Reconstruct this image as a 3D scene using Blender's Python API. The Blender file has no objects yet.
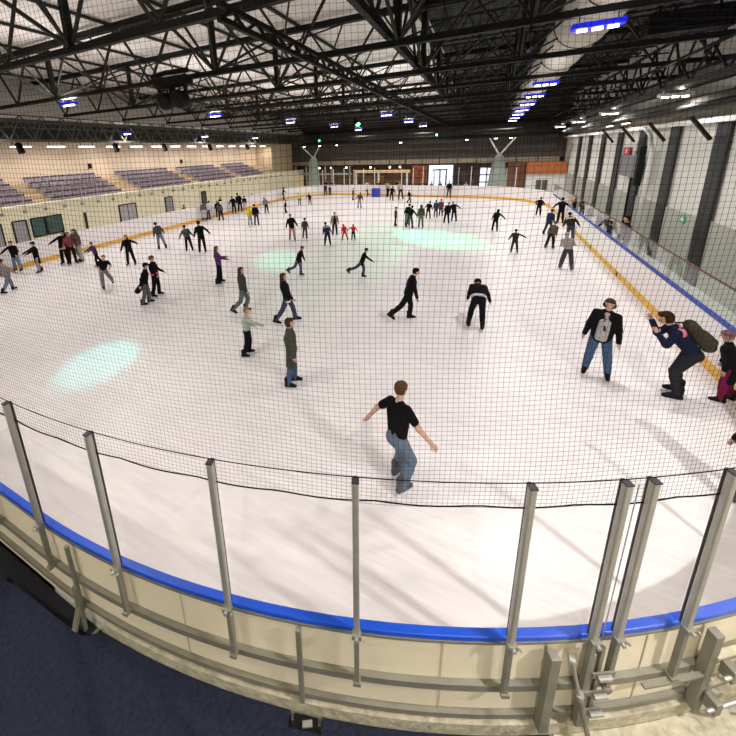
import bpy, math, random
import numpy as np
from mathutils import Vector, Matrix
random.seed(7)
rng = np.random.default_rng(7)
SC = bpy.context.scene
COL = SC.collection
R = math.radians

# ---------------------------------------------------------------- camera, world, exposure
def cam_axes(yaw, tilt, roll):
    a, b, c = R(yaw), R(tilt), R(roll)
    Rz = np.array([[math.cos(c), -math.sin(c), 0], [math.sin(c), math.cos(c), 0], [0, 0, 1]])
    T = np.array([[1, 0, 0], [0, math.cos(b), -math.sin(b)], [0, math.sin(b), math.cos(b)]])
    W = np.array([[math.cos(a), 0, math.sin(a)], [0, 1, 0], [-math.sin(a), 0, math.cos(a)]])
    return Rz @ T @ W
_M = cam_axes(26.1, 13.9, -2.0)
_right, _down, _fwd = [Vector((_M[i, 0], _M[i, 2], -_M[i, 1])) for i in range(3)]
camd = bpy.data.cameras.new('camera')
cam = bpy.data.objects.new('camera', camd)
COL.objects.link(cam)
_m = Matrix((_right, -_down, -_fwd)).transposed().to_4x4()
_m.translation = Vector((0, 0, 5.0))
cam.matrix_world = _m
camd.sensor_width = 36
camd.sensor_fit = 'HORIZONTAL'
camd.lens = 352.0 / 736 * 36
camd.shift_x = (368 - 315) / 736
camd.shift_y = -(368 - 239) / 736
camd.clip_start = 0.05
camd.clip_end = 200
SC.camera = cam

world = bpy.data.worlds.new('world')
SC.world = world
world.use_nodes = True
world.node_tree.nodes['Background'].inputs[0].default_value = (0.6, 0.6, 0.65, 1)
world.node_tree.nodes['Background'].inputs[1].default_value = 0.02

SC.view_settings.view_transform = 'Standard'
SC.view_settings.look = 'None'
SC.view_settings.exposure = 0.0
SC.view_settings.gamma = 1.0
SC.view_settings.use_curve_mapping = False
LAMP_W = 185.0          # each triple-tube fixture over the ice
WALK_FILL_W = 175.0         # added unseen walkway lamps that brighten the near boards
SIDE_W = 60.0          # strip lights along the walls

# ---------------------------------------------------------------- materials
_mats = {}
def mat(name, color, rough=0.6, metal=0.0, var=0.0, scale=8.0, bump=0.0, emit=None, spec=0.5, detail=3.0, aniso=None):
    if name in _mats:
        return _mats[name]
    m = bpy.data.materials.new(name)
    m.use_nodes = True
    nt = m.node_tree
    b = nt.nodes['Principled BSDF']
    b.inputs['Base Color'].default_value = (*color, 1)
    b.inputs['Roughness'].default_value = rough
    b.inputs['Metallic'].default_value = metal
    b.inputs['Specular IOR Level'].default_value = spec
    if var > 0 or bump > 0:
        tc = nt.nodes.new('ShaderNodeTexCoord')
        mp = nt.nodes.new('ShaderNodeMapping')
        if aniso: mp.inputs['Scale'].default_value = aniso
        nz = nt.nodes.new('ShaderNodeTexNoise')
        nz.inputs['Scale'].default_value = scale
        nz.inputs['Detail'].default_value = detail
        nt.links.new(tc.outputs['Object'], mp.inputs[0])
        nt.links.new(mp.outputs[0], nz.inputs['Vector'])
        if var > 0:
            mx = nt.nodes.new('ShaderNodeMix'); mx.data_type = 'RGBA'
            lo = [max(0, c * (1 - var)) for c in color]; hi = [min(1, c * (1 + var)) for c in color]
            mx.inputs[6].default_value = (*lo, 1); mx.inputs[7].default_value = (*hi, 1)
            nt.links.new(nz.outputs['Fac'], mx.inputs[0])
            nt.links.new(mx.outputs[2], b.inputs['Base Color'])
        if bump > 0:
            bp = nt.nodes.new('ShaderNodeBump'); bp.inputs['Strength'].default_value = bump
            bp.inputs['Distance'].default_value = 0.02
            nt.links.new(nz.outputs['Fac'], bp.inputs['Height'])
            nt.links.new(bp.outputs[0], b.inputs['Normal'])
    if emit:
        b.inputs['Emission Color'].default_value = (*emit[0], 1)
        b.inputs['Emission Strength'].default_value = emit[1]
    _mats[name] = m
    return m

def fabric(c, tag='cloth'):
    return mat('%s_%.4f_%.4f_%.4f' % (tag, *c), c, 0.85, 0, 0.25, 14, 0.15, spec=0.1)

def banded(name, c1, c2, axis, period, duty, rough=0.6, noise=0.06, fac_soft=0.0):
    """flat colour with regular bands along one object axis (grooves, joints, corrugation)"""
    if name in _mats: return _mats[name]
    m = bpy.data.materials.new(name); m.use_nodes = True
    nt = m.node_tree; b = nt.nodes['Principled BSDF']; b.inputs['Roughness'].default_value = rough
    tc = nt.nodes.new('ShaderNodeTexCoord'); sp = nt.nodes.new('ShaderNodeSeparateXYZ')
    nt.links.new(tc.outputs['Object'], sp.inputs[0])
    d = nt.nodes.new('ShaderNodeMath'); d.operation = 'DIVIDE'; d.inputs[1].default_value = period
    nt.links.new(sp.outputs[axis], d.inputs[0])
    f = nt.nodes.new('ShaderNodeMath'); f.operation = 'FRACT'; nt.links.new(d.outputs[0], f.inputs[0])
    l = nt.nodes.new('ShaderNodeMath'); l.operation = 'LESS_THAN'; l.inputs[1].default_value = duty
    nt.links.new(f.outputs[0], l.inputs[0])
    mx = nt.nodes.new('ShaderNodeMix'); mx.data_type = 'RGBA'
    mx.inputs[6].default_value = (*c1, 1); mx.inputs[7].default_value = (*c2, 1)
    nt.links.new(l.outputs[0], mx.inputs[0])
    nz = nt.nodes.new('ShaderNodeTexNoise'); nz.inputs['Scale'].default_value = 1.3; nz.inputs['Detail'].default_value = 5
    nt.links.new(tc.outputs['Object'], nz.inputs['Vector'])
    hs = nt.nodes.new('ShaderNodeMix'); hs.data_type = 'RGBA'; hs.blend_type = 'MULTIPLY'; hs.inputs[0].default_value = 1
    cr = nt.nodes.new('ShaderNodeMapRange'); cr.inputs[3].default_value = 1 - noise * 2; cr.inputs[4].default_value = 1 + noise * 2
    nt.links.new(nz.outputs['Fac'], cr.inputs[0])
    nt.links.new(mx.outputs[2], hs.inputs[6]); nt.links.new(cr.outputs[0], hs.inputs[7])
    nt.links.new(hs.outputs[2], b.inputs['Base Color'])
    _mats[name] = m
    return m

def glass_mat(name, tint, refl_boost=1.0):
    m = bpy.data.materials.new(name); m.use_nodes = True
    nt = m.node_tree; nt.nodes.clear()
    o = nt.nodes.new('ShaderNodeOutputMaterial'); t = nt.nodes.new('ShaderNodeBsdfTransparent')
    g = nt.nodes.new('ShaderNodeBsdfGlossy'); g.inputs['Roughness'].default_value = 0.03
    fr = nt.nodes.new('ShaderNodeFresnel'); fr.inputs['IOR'].default_value = 1.45
    mu = nt.nodes.new('ShaderNodeMath'); mu.operation = 'MULTIPLY'; mu.inputs[1].default_value = refl_boost; mu.use_clamp = True
    mx = nt.nodes.new('ShaderNodeMixShader')
    t.inputs[0].default_value = (*[c ** .5 for c in tint], 1)
    g.inputs[0].default_value = (0.9, 0.92, 0.92, 1)
    ge = nt.nodes.new('ShaderNodeNewGeometry'); iv = nt.nodes.new('ShaderNodeMath'); iv.operation = 'SUBTRACT'; iv.inputs[0].default_value = 1
    m2 = nt.nodes.new('ShaderNodeMath'); m2.operation = 'MULTIPLY'
    nt.links.new(ge.outputs['Backfacing'], iv.inputs[1]); nt.links.new(iv.outputs[0], m2.inputs[1])
    nt.links.new(fr.outputs[0], mu.inputs[0]); nt.links.new(mu.outputs[0], m2.inputs[0]); nt.links.new(m2.outputs[0], mx.inputs[0])
    nt.links.new(t.outputs[0], mx.inputs[1]); nt.links.new(g.outputs[0], mx.inputs[2])
    nt.links.new(mx.outputs[0], o.inputs[0])
    _mats[name] = m
    return m

def emis(name, c, s):
    return mat(name, (0.8, 0.8, 0.8), 0.5, emit=(c, s))

M_ICE = bpy.data.materials.new('ice'); M_ICE.use_nodes = True
def _ice():
    nt = M_ICE.node_tree; b = nt.nodes['Principled BSDF']
    b.inputs['Roughness'].default_value = 0.42; b.inputs['Specular IOR Level'].default_value = 0.4
    tc = nt.nodes.new('ShaderNodeTexCoord')
    n1 = nt.nodes.new('ShaderNodeTexNoise'); n1.inputs['Scale'].default_value = 0.35; n1.inputs['Detail'].default_value = 6
    mp = nt.nodes.new('ShaderNodeMapping'); mp.inputs['Rotation'].default_value = (0, 0, 0.9); mp.inputs['Scale'].default_value = (0.35, 4, 1)
    n2 = nt.nodes.new('ShaderNodeTexNoise'); n2.inputs['Scale'].default_value = 2.2; n2.inputs['Detail'].default_value = 8; n2.inputs['Distortion'].default_value = 1.2
    nt.links.new(tc.outputs['Object'], n1.inputs['Vector'])
    nt.links.new(tc.outputs['Object'], mp.inputs[0]); nt.links.new(mp.outputs[0], n2.inputs['Vector'])
    ad = nt.nodes.new('ShaderNodeMath'); ad.operation = 'ADD'
    nt.links.new(n1.outputs['Fac'], ad.inputs[0]); nt.links.new(n2.outputs['Fac'], ad.inputs[1])
    mr = nt.nodes.new('ShaderNodeMapRange'); mr.inputs[1].default_value = 0.72; mr.inputs[2].default_value = 1.25
    nt.links.new(ad.outputs[0], mr.inputs[0])
    mx = nt.nodes.new('ShaderNodeMix'); mx.data_type = 'RGBA'
    mx.inputs[6].default_value = (0.74, 0.70, 0.695, 1); mx.inputs[7].default_value = (0.89, 0.85, 0.84, 1)
    nt.links.new(mr.outputs[0], mx.inputs[0]); nt.links.new(mx.outputs[2], b.inputs['Base Color'])
    bp = nt.nodes.new('ShaderNodeBump'); bp.inputs['Strength'].default_value = 0.08; bp.inputs['Distance'].default_value = 0.01
    nt.links.new(n2.outputs['Fac'], bp.inputs['Height']); nt.links.new(bp.outputs[0], b.inputs['Normal'])
_ice()

M_LATT = mat('olive_lattice', (0.075, 0.075, 0.055), 0.6, 0, 0.35, 3, spec=0.25)
M_STEEL = mat('galvanised_steel', (0.40, 0.39, 0.34), 0.42, 0.5, 0.25, 6, 0.05)
M_STEEL_D = mat('dull_steel', (0.24, 0.23, 0.18), 0.55, 0.3, 0.3, 5, 0.05)
M_BLUE = mat('blue_cap_plastic', (0.010, 0.085, 0.62), 0.35, 0, 0.12, 3)
M_BOARD = mat('cream_board', (0.80, 0.72, 0.54), 0.55, 0, 0.06, 1.5)
M_BOARD_W = mat('white_board', (0.84, 0.80, 0.78), 0.4, 0, 0.04, 1.2)
M_YEL = mat('yellow_kick', (0.78, 0.44, 0.06), 0.5, 0, 0.1, 3)
M_TRUSS = mat('truss_paint', (0.007, 0.007, 0.005), 0.6, 0, 0.3, 3, spec=0.2)
M_TRUSS_G = mat('truss_paint_worn', (0.022, 0.022, 0.016), 0.6, 0, 0.35, 3, spec=0.25)
M_NET = mat('net_cord', (0.012, 0.01, 0.011), 0.9, spec=0.0)
M_BLACK = mat('black_plastic', (0.004, 0.004, 0.0045), 0.6, 0, 0.2, 6, spec=0.2)
M_CONC = mat('concrete', (0.46, 0.42, 0.30), 0.85, 0, 0.6, 14, 1.0, detail=9)
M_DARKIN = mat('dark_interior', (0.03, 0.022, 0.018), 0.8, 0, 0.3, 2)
M_WHITEP = mat('white_paint', (0.75, 0.74, 0.70), 0.6, 0, 0.05, 2)
M_TUBE = emis('lit_tube', (0.93, 0.90, 1.0), 9.0)
M_TUBE_S = emis('lit_strip', (1.0, 0.93, 1.0), 7.0)
M_BLUELED = mat('blue_led', (0.01, 0.01, 0.3), .5, emit=((0.01, 0.012, 1.0), .7))
M_WARM = emis('warm_tube', (1.0, 0.72, 0.4), 5.0)
M_GREENLED = emis('green_led', (0.05, 1.0, 0.5), 14.0)
M_LENS = mat('dark_lens', (.02, .03, .05), .1)
M_DAY = emis('bright_window', (0.82, 0.88, 1.0), 1.15)
M_GLASS = glass_mat('acrylic', (0.985, 0.99, 0.985), 0.8)
M_GLASS_R = glass_mat('side_acrylic', (0.93, 0.96, 0.94), 1.25)
M_SKIN = mat('skin', (0.55, 0.33, 0.24), 0.6, 0, 0.08, 6)

# ---------------------------------------------------------------- mesh helpers
def set_tags(o, label=None, cat=None, group=None, kind=None):
    if label: o['label'] = label
    if cat: o['category'] = cat
    if group: o['group'] = group
    if kind: o['kind'] = kind
    return o

def empty(name, loc=(0, 0, 0), label=None, cat=None, group=None, rz=0.0):
    o = bpy.data.objects.new(name, None)
    o.location = loc; o.rotation_euler = (0, 0, rz); o.empty_display_size = 0.2
    COL.objects.link(o)
    return set_tags(o, label, cat, group)

def mesh_from(name, V, F, m, smooth=False):
    me = bpy.data.meshes.new(name)
    me.from_pydata([tuple(map(float, v)) for v in V], [], [tuple(map(int, f)) for f in F])
    me.materials.append(m)
    if smooth:
        me.polygons.foreach_set('use_smooth', [True] * len(me.polygons))
    me.update()
    return me

class MB:
    def __init__(s): s.V = []; s.F = []; s.sm = False
    def add(s, V, F):
        n = len(s.V); s.V += [tuple(v) for v in V]; s.F += [tuple(i + n for i in f) for f in F]; return s
    def box(s, x0, x1, y0, y1, z0, z1):
        V = [(x0, y0, z0), (x1, y0, z0), (x1, y1, z0), (x0, y1, z0), (x0, y0, z1), (x1, y0, z1), (x1, y1, z1), (x0, y1, z1)]
        return s.add(V, [(0, 3, 2, 1), (4, 5, 6, 7), (0, 1, 5, 4), (1, 2, 6, 5), (2, 3, 7, 6), (3, 0, 4, 7)])
    def beam(s, a, b, w, h=None, up=(0, 0, 1)):
        h = h or w
        a = Vector(a); b = Vector(b); d = (b - a).normalized(); u = Vector(up)
        if abs(d.dot(u)) > 0.98: u = Vector((0, 1, 0))
        x = d.cross(u).normalized(); y = x.cross(d).normalized()
        V = []
        for p in (a, b):
            for sx, sy in ((-1, -1), (1, -1), (1, 1), (-1, 1)):
                V.append(p + x * sx * w / 2 + y * sy * h / 2)
        return s.add(V, [(0, 1, 2, 3), (7, 6, 5, 4), (0, 4, 5, 1), (1, 5, 6, 2), (2, 6, 7, 3), (3, 7, 4, 0)])
    def tube(s, pts, r, n=8, caps=True, closed=False):
        P = [Vector(p) for p in pts]; rr = r if hasattr(r, '__len__') else [r] * len(P)
        V = []; F = []; up = Vector((0, 0, 1)); k = len(P)
        for i, p in enumerate(P):
            if closed: d = (P[(i + 1) % k] - P[i - 1]).normalized()
            else: d = (P[min(i + 1, k - 1)] - P[max(i - 1, 0)]).normalized()
            u = up if abs(d.dot(up)) < 0.95 else Vector((1, 0, 0))
            x = d.cross(u).normalized(); y = x.cross(d)
            for j in range(n):
                a = 2 * math.pi * j / n
                V.append(p + (x * math.cos(a) + y * math.sin(a)) * rr[i])
        for i in range(k if closed else k - 1):
            for j in range(n):
                a = i * n + j; b = i * n + (j + 1) % n; i2 = (i + 1) % k
                F.append((a, b, i2 * n + (j + 1) % n, i2 * n + j))
        if caps and not closed:
            F.append(tuple(reversed(range(n)))); F.append(tuple((k - 1) * n + j for j in range(n)))
        return s.add(V, F)
    def build(s, name, m, parent=None, smooth=False, bevel=0.0, **tags):
        off = Vector((0, 0, 0)); V = s.V; inv = None
        if parent is not None:
            inv = (Matrix.Translation(parent.location) @ Matrix.Rotation(parent.rotation_euler[2], 4, 'Z')).inverted()
            if parent.parent is not None:
                g = parent.parent
                inv = inv @ (Matrix.Translation(g.location) @ Matrix.Rotation(g.rotation_euler[2], 4, 'Z')).inverted()
            V = [inv @ Vector(v) for v in V]
        me = mesh_from(name, V, s.F, m, smooth)
        o = bpy.data.objects.new(name, me); COL.objects.link(o)
        if parent is not None: o.parent = parent
        if bevel:
            bv = o.modifiers.new('bevel', 'BEVEL'); bv.width = bevel; bv.segments = 2; bv.limit_method = 'ANGLE'
        return set_tags(o, **tags)

def B(x0, x1, y0, y1, z0, z1): return MB().box(x0, x1, y0, y1, z0, z1)

# ---------------------------------------------------------------- rink outline
def arc(c, r, a0, a1, n):
    """a measured from -Y towards +X"""
    return [(c[0] + r * math.sin(R(a0 + (a1 - a0) * i / n)), c[1] - r * math.cos(R(a0 + (a1 - a0) * i / n))) for i in range(n + 1)]
XL, XR, YF = -20.1, 4.74, 38.3
NEAR = [(-12.1, 1.38), (-8.2, 1.38)] + arc((-4.28, 12.6), 11.22, 0, 36, 36) + arc((-1.14, 8.28), 5.88, 36, 90, 24)[1:]
RIGHT = [(XR, 8.28), (XR, 32.8)]
FAR = arc((XR - 5.5, YF - 5.5), 5.5, 90, 180, 18) + arc((XL + 5.5, YF - 5.5), 5.5, 180, 270, 18)
LEFT = [(XL, 32.8), (XL, 9.38)] + arc((-12.1, 9.38), 8.0, -90, 0, 16)[1:]
def offs(path, d):
    """offset to the outside (right-hand side walking the loop anticlockwise)"""
    out = []
    for i, p in enumerate(path):
        a = path[max(i - 1, 0)]; b = path[min(i + 1, len(path) - 1)]
        t = Vector((b[0] - a[0], b[1] - a[1])).normalized()
        out.append((p[0] + t.y * d, p[1] - t.x * d))
    return out
def resample(path, step):
    out = [path[0]]; acc = 0
    for a, b in zip(path[:-1], path[1:]):
        L = math.hypot(b[0] - a[0], b[1] - a[1]); t = step - acc
        while t <= L:
            out.append((a[0] + (b[0] - a[0]) * t / L, a[1] + (b[1] - a[1]) * t / L)); t += step
        acc = L - (t - step)
    if math.hypot(out[-1][0] - path[-1][0], out[-1][1] - path[-1][1]) > 1e-3: out.append(path[-1])
    return out
def sweep(path, d0, d1, z0, z1):
    A = offs(path, d0); Bp = offs(path, d1); mb = MB(); n = len(path); V = []
    for (a, b) in zip(A, Bp):
        V += [(a[0], a[1], z0), (b[0], b[1], z0), (b[0], b[1], z1), (a[0], a[1], z1)]
    F = [(0, 1, 2, 3), tuple((n - 1) * 4 + i for i in (3, 2, 1, 0))]
    for i in range(n - 1):
        for j in range(4):
            a = i * 4 + j; b = i * 4 + (j + 1) % 4
            F.append((a, a + 4, b + 4, b))
    return mb.add(V, F)
def nearp(ang, d=0.0):
    r = 11.22 + d
    if ang <= 0: return (-4.28 + 11.22 * R(ang), 1.38 - d)
    if ang > 36:
        s = 11.22 * R(ang - 36); b = 36 + math.degrees(s / 5.88); r2 = 5.88 + d
        return (-1.14 + r2 * math.sin(R(b)), 8.28 - r2 * math.cos(R(b)))
    return (-4.28 + r * math.sin(R(ang)), 12.6 - r * math.cos(R(ang)))
def nearn(ang):
    a = nearp(ang, 0); b = nearp(ang, 1); return Vector((b[0] - a[0], b[1] - a[1], 0)).normalized()

# ================================================================ SETTING
def struct(mb, name, m, **k):
    return mb.build(name, m, kind='structure', **k)
M_FLOOR = mat('grey_floor', (0.50, 0.53, 0.47), 0.7, 0, 0.15, 1.5, 0.1)
struct(B(-28, 8, -5, 47, -0.3, -0.1), 'floor', M_FLOOR)
# ice slab
loop = NEAR + RIGHT[1:] + FAR[1:] + LEFT[1:]
loop = [p for i, p in enumerate(loop) if i == 0 or math.hypot(p[0] - loop[i - 1][0], p[1] - loop[i - 1][1]) > 1e-3]
if math.hypot(loop[0][0] - loop[-1][0], loop[0][1] - loop[-1][1]) < 1e-3: loop = loop[:-1]
n = len(loop)
ice = MB().add([(x, y, -0.1) for x, y in loop] + [(x, y, 0.0) for x, y in loop],
               [tuple(reversed(range(n))), tuple(range(n, 2 * n))] + [(i, (i + 1) % n, n + (i + 1) % n, n + i) for i in range(n)])
struct(ice, 'ice_floor', M_ICE)

M_WALLCR = banded('cream_brick', (0.83, 0.67, 0.51), (0.76, 0.60, 0.45), 2, 0.2, 0.12, 0.8, 0.05)
M_WALLLO = banded('pale_plaster', (0.90, 0.83, 0.60), (0.84, 0.77, 0.55), 2, 0.4, 0.05, 0.8, 0.06)
M_WALLR = banded('white_wall_panel', (0.66, 0.645, 0.585), (0.50, 0.49, 0.44), 1, 0.6, 0.05, 0.7, 0.04)
M_DECKL = banded('pale_deck', (0.86, 0.80, 0.75), (0.78, 0.72, 0.68), 1, 0.3, 0.25, 0.7, 0.03)
M_DECKD = banded('dark_deck', (0.045, 0.045, 0.038), (0.025, 0.025, 0.02), 1, 0.5, 0.3, 0.8, 0.1)
M_FARW = banded('dark_corrugated', (0.075, 0.062, 0.05), (0.05, 0.042, 0.034), 0, 0.35, 0.3, 0.8, 0.12)

struct(B(-25.2, -2.45, -5, 44.4, 9.75, 9.9), 'ceiling', M_DECKL)
struct(B(-2.45, 7.6, -5, 44.4, 9.75, 9.9), 'ceiling_right_bay', M_DECKD)
soff = MB().add([(-25.2, -5, 9.75), (-22.4, -5, 7.35), (-22.4, 44, 7.35), (-25.2, 44, 9.75), (-25.25, -5, 9.6), (-22.5, -5, 7.22), (-22.5, 44, 7.22), (-25.25, 44, 9.6)],
               [(0, 1, 2, 3), (7, 6, 5, 4), (0, 4, 5, 1), (1, 5, 6, 2), (2, 6, 7, 3), (3, 7, 4, 0)])
struct(soff, 'ceiling_left_soffit', mat('soffit_grey', (0.60, 0.57, 0.53), 0.75, 0, 0.08, 0.6))
struct(B(-27.3, -24.3, -5, 44, 6.25, 6.35), 'ceiling_over_stands', M_DECKD)
struct(B(-27.3, -27.0, -5, 44, -0.1, 6.3), 'wall_left', M_WALLCR)
struct(B(7.0, 7.3, -5, 44, -0.1, 9.75), 'wall_right', M_WALLR)
struct(B(-27.3, 7.3, -5.3, -5.0, -0.1, 9.75), 'wall_near', M_WHITEP)
struct(B(-27.3, 7.3, 44.0, 44.4, 3.75, 9.75), 'wall_far', M_FARW)
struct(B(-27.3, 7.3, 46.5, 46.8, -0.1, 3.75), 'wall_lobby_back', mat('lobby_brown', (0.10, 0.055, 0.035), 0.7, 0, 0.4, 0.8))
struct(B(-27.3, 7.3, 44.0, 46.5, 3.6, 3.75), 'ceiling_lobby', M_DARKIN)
# wainscot on the right wall
struct(B(6.94, 7.0, -5, 44, -0.1, 2.25), 'trim_1', mat('grey_wainscot', (0.40, 0.405, 0.35), 0.6, 0, 0.06, 1.2))
for i in range(9):
    y = 9.7 + 3.5 * i
    struct(B(6.88, 6.94, y - 0.40, y + 0.40, -0.1, 5.5), 'wall_right_pilaster', banded('ribbed_dark', (0.016, 0.017, 0.014), (0.005, 0.005, 0.004), 2, 0.3, 0.12, 0.5))
# left stand front wall, wall return at the far end
struct(B(-23.2, -23.0, -5, 44, -0.1, 2.6), 'wall_stand_front', M_WALLLO)
struct(B(-27.0, -24.6, 38.6, 43.9, -0.1, 6.25), 'wall_far_return', mat('cream_return', (0.62, 0.50, 0.34), 0.8, 0, 0.05, 1))
struct(B(-23.35, -22.9, -5, 44, 2.56, 2.68), 'trim_2', M_WALLLO)
# grandstand steps (stepped slab)
steps = MB()
for i in range(5):
    x1 = -23.2 - 0.68 * i; x0 = -27.0
    steps.box(x0, x1, -4.9, 38.5, (-0.1 if i == 0 else 2.18 + 0.29 * i), 2.47 + 0.29 * i)
struct(steps, 'grandstand_steps', mat('tan_concrete', (0.62, 0.48, 0.32), 0.8, 0, 0.1, 1.5))

# ================================================================ LIGHT FIXTURES
def area(parent, loc, sx, sy, power, color=(1, 1, 1), rot=(0, 0, 0)):
    d = bpy.data.lights.new('lamp_glow', 'AREA'); d.shape = 'RECTANGLE'; d.size = sx; d.size_y = sy
    d.energy = power; d.color = color
    o = bpy.data.objects.new('lamp_glow', d); COL.objects.link(o)
    o.parent = parent; o.location = loc; o.rotation_euler = rot
    return o
ORD = ['nearest', 'second', 'third', 'fourth', 'fifth', 'sixth', 'seventh', 'eighth', 'ninth', 'tenth', 'eleventh', 'twelfth', 'thirteenth', 'fourteenth', 'fifteenth', 'sixteenth', 'seventeenth', 'eighteenth']
def nth(i): return 'nearest' if i == 0 else ORD[i] + ' nearest'
LC = (1.0, 0.945, 0.94)
def tri_lamp(x, y, z, label, group, hang=7.43, power=LAMP_W, w=0.78, hm=None, up=.7, color=LC):
    t = empty('tube_lamp', (x, y, z), label, 'ceiling lamp', group)
    B(x - w / 2 - .04, x + w / 2 + .04, y - .13, y + .13, z, z + .1).build('lamp_housing', hm or M_BLUELED, t, bevel=.01)
    area(t, (0, 0, .12), w, .24, power * up, color, (math.pi, 0, 0))  # added upward light that brightens the roof deck
    for sx in (-w * .4, w * .4): MB().beam((x + sx, y, z + .09), (x + sx, y, hang), .025).build('hanger', M_TRUSS, t)
    for s in (-1, 0, 1):
        cx = x + s * w / 3.1
        MB().tube([(cx - w * .11, y, z - .02), (cx + w * .11, y, z - .02)], .032, 8).build('light_tube', M_TUBE, t)
    area(t, (0, 0, -.06), w * .26, .16, power, color)
    return t
TR_Y = [2.05 + 3.7 * k for k in range(12)]
rows = [(1.75, 'row under the duct', 7.2), (-6.3, 'middle row', 7.2), (-14.2, 'left row', 7.2)]
for rx, rn, rzz in rows:
    for i in range(6):
        y = TR_Y[0] + 7.4 * i
        if rx == -6.3 and i in (1, 2): continue  # rest of this added row stays to light the ice evenly
        if rx < -14: rx_ = [-15.6, -15.6, -14.4, -13.6, -13.1, -13.3][i]
        else: rx_ = rx
        if i == 0: lab = 'blue lit triple lamp above the near boards, ' + rn
        else: lab = 'blue lit triple lamp, %s in view of the %s' % (nth(i - 1), rn)
        tri_lamp(rx_, y, rzz, lab, 'blue triple tube lamps over the ice', up=.06 if rx > 0 else .75)
for i, y in enumerate([20.55, 27.95, 35.35]):
    tri_lamp(1.75, y, 7.2, 'smaller blue lamp between the main ones under the duct, %s' % nth(i), 'extra blue lamps under the duct', 7.43, 60, up=.05)
for i, y in enumerate([2.0, 9.4, 16.8, 24.2, 31.6, 39.0]):
    tri_lamp(5.55, y, 6.42, 'white triple lamp by the right wall, ' + ('above the walkway outside the photo' if i == 0 else '%s of that row in view' % nth(i - 1)), 'triple tube lamps by the right wall', 7.43, SIDE_W * (9 if i == 0 else 1.6), .8, M_WHITEP, .04 if i == 0 else .25)
for i, x in enumerate([-5.0, 1.2]):
    tri_lamp(x, -2.6, 6.4, 'added unseen triple tube lamp over the walkway behind the near boards, %s one' % ['left', 'right'][i], 'added walkway lamps', 9.5, WALK_FILL_W, .9, M_WHITEP, .05, (1, .93, .80))  # added out of view to brighten the outside of the boards
for i, y in enumerate([9.2, 16.8, 24.2, 31.6]):
    tri_lamp(-22.0, y, 6.6, 'blue lit triple lamp over the left stand rail, %s' % nth(i), 'triple tube lamps over the left stand', 7.3, SIDE_W * 1.5, .7, up=.05)
# strip lights along the left wall
for i in range(17):
    y = 9.9 + 1.95 * i
    t = empty('strip_light', (-24.9, y, 5.95), 'white strip light over the left stand, number %d from the near end' % (i + 1), 'strip light', 'strip lights over the left stand')
    B(-24.98, -24.82, y - .55, y + .55, 5.9, 5.97).build('lamp_housing', M_WHITEP, t)
    MB().tube([(-24.9, y - .52, 5.87), (-24.9, y + .52, 5.87)], .035, 8).build('light_tube', M_TUBE_S, t)
    for dy in (-.4, .4): MB().beam((-24.9, y + dy, 5.97), (-24.9, y + dy, 6.25), .03).build('hanger', M_TRUSS, t)
    if i % 2 == 0: area(t, (0, 0, -.12), .15, 1.0, SIDE_W * 1.1, (1, .94, .88))
# small round spot lamps along the far wall
for i, x in enumerate([-21.6, -19.4, -17.1, -9.2, -2.2, 0.55, 1.9]):
    t = empty('round_lamp', (x, 41.9, 5.72), 'small round white lamp below the far girder, number %d from the left' % (i + 1), 'ceiling lamp', 'round lamps on the far girder')
    MB().tube([(x, 41.9, 5.84), (x, 41.9, 5.72)], [.1, .17], 12).build('lamp_housing', M_BLACK, t)
    MB().tube([(x, 41.9, 5.715), (x, 41.9, 5.66)], [.15, .12], 12).build('bulb', emis('lit_round', (1, .95, .95), 14), t)
# stage spot lamps with green and blue beams on the ice
def spot_lamp(p, target, color, power, label, size=R(20), m=M_GREENLED, s=1.0):
    t = empty('stage_spotlight', p, label, 'spotlight')
    d = (Vector(target) - Vector(p)).normalized(); P = Vector(p)
    MB().tube([P - d * .16 * s, P - d * .13 * s, P + d * .12 * s, P + d * .16 * s], [.06 * s, .11 * s, .13 * s, .13 * s], 14).build('lamp_head', M_BLACK, t, smooth=False)
    MB().tube([P + d * .165 * s, P + d * .18 * s], .1 * s, 14).build('lens', m, t)
    k = MB(); x = d.cross(Vector((0, 0, 1))).normalized()
    k.beam(P + x * .16 * s, P + x * .16 * s + Vector((0, 0, .3)), .03); k.beam(P - x * .16 * s, P - x * .16 * s + Vector((0, 0, .3)), .03)
    k.beam(P + x * .18 * s + Vector((0, 0, .3)), P - x * .18 * s + Vector((0, 0, .3)), .04)
    k.beam(P + Vector((0, 0, .3)), P + Vector((0, 0, max(.35, 7.43 - p[2]))), .04)
    k.build('yoke', M_BLACK, t)
    L = bpy.data.lights.new('beam', 'SPOT'); L.energy = power; L.color = color; L.spot_size = size; L.spot_blend = 0.6; L.shadow_soft_size = .05
    o = bpy.data.objects.new('beam', L); COL.objects.link(o); o.parent = t
    o.location = d * .2 * s
    o.rotation_euler = d.to_track_quat('-Z', 'Y').to_euler()
    return t
spot_lamp((-8.4, 24.25, 6.9), (-2.6, 20.6, 0), (0.01, 1.0, .32), 6500, 'large black stage spotlight with a green glow in the centre of the roof', R(26), s=1.5)
spot_lamp((-18.2, 39.05, 6.3), (-2.2, 25.6, 0), (0.01, 1.0, .38), 4500, 'stage spotlight with a cyan green lens near the far left mast', R(16))
spot_lamp((-4.9, 39.05, 6.3), (-6.0, 17.2, 0), (0.01, 1.0, .3), 8500, 'stage spotlight with a green lens below the far girder', R(15))
spot_lamp((-12.6, 20.55, 6.9), (-9.0, 13.9, 0), (0.03, 1.0, .6), 1300, 'small stage spotlight lighting a green patch in front of the purple jacket', R(15), s=.7, m=M_LENS)
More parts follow.
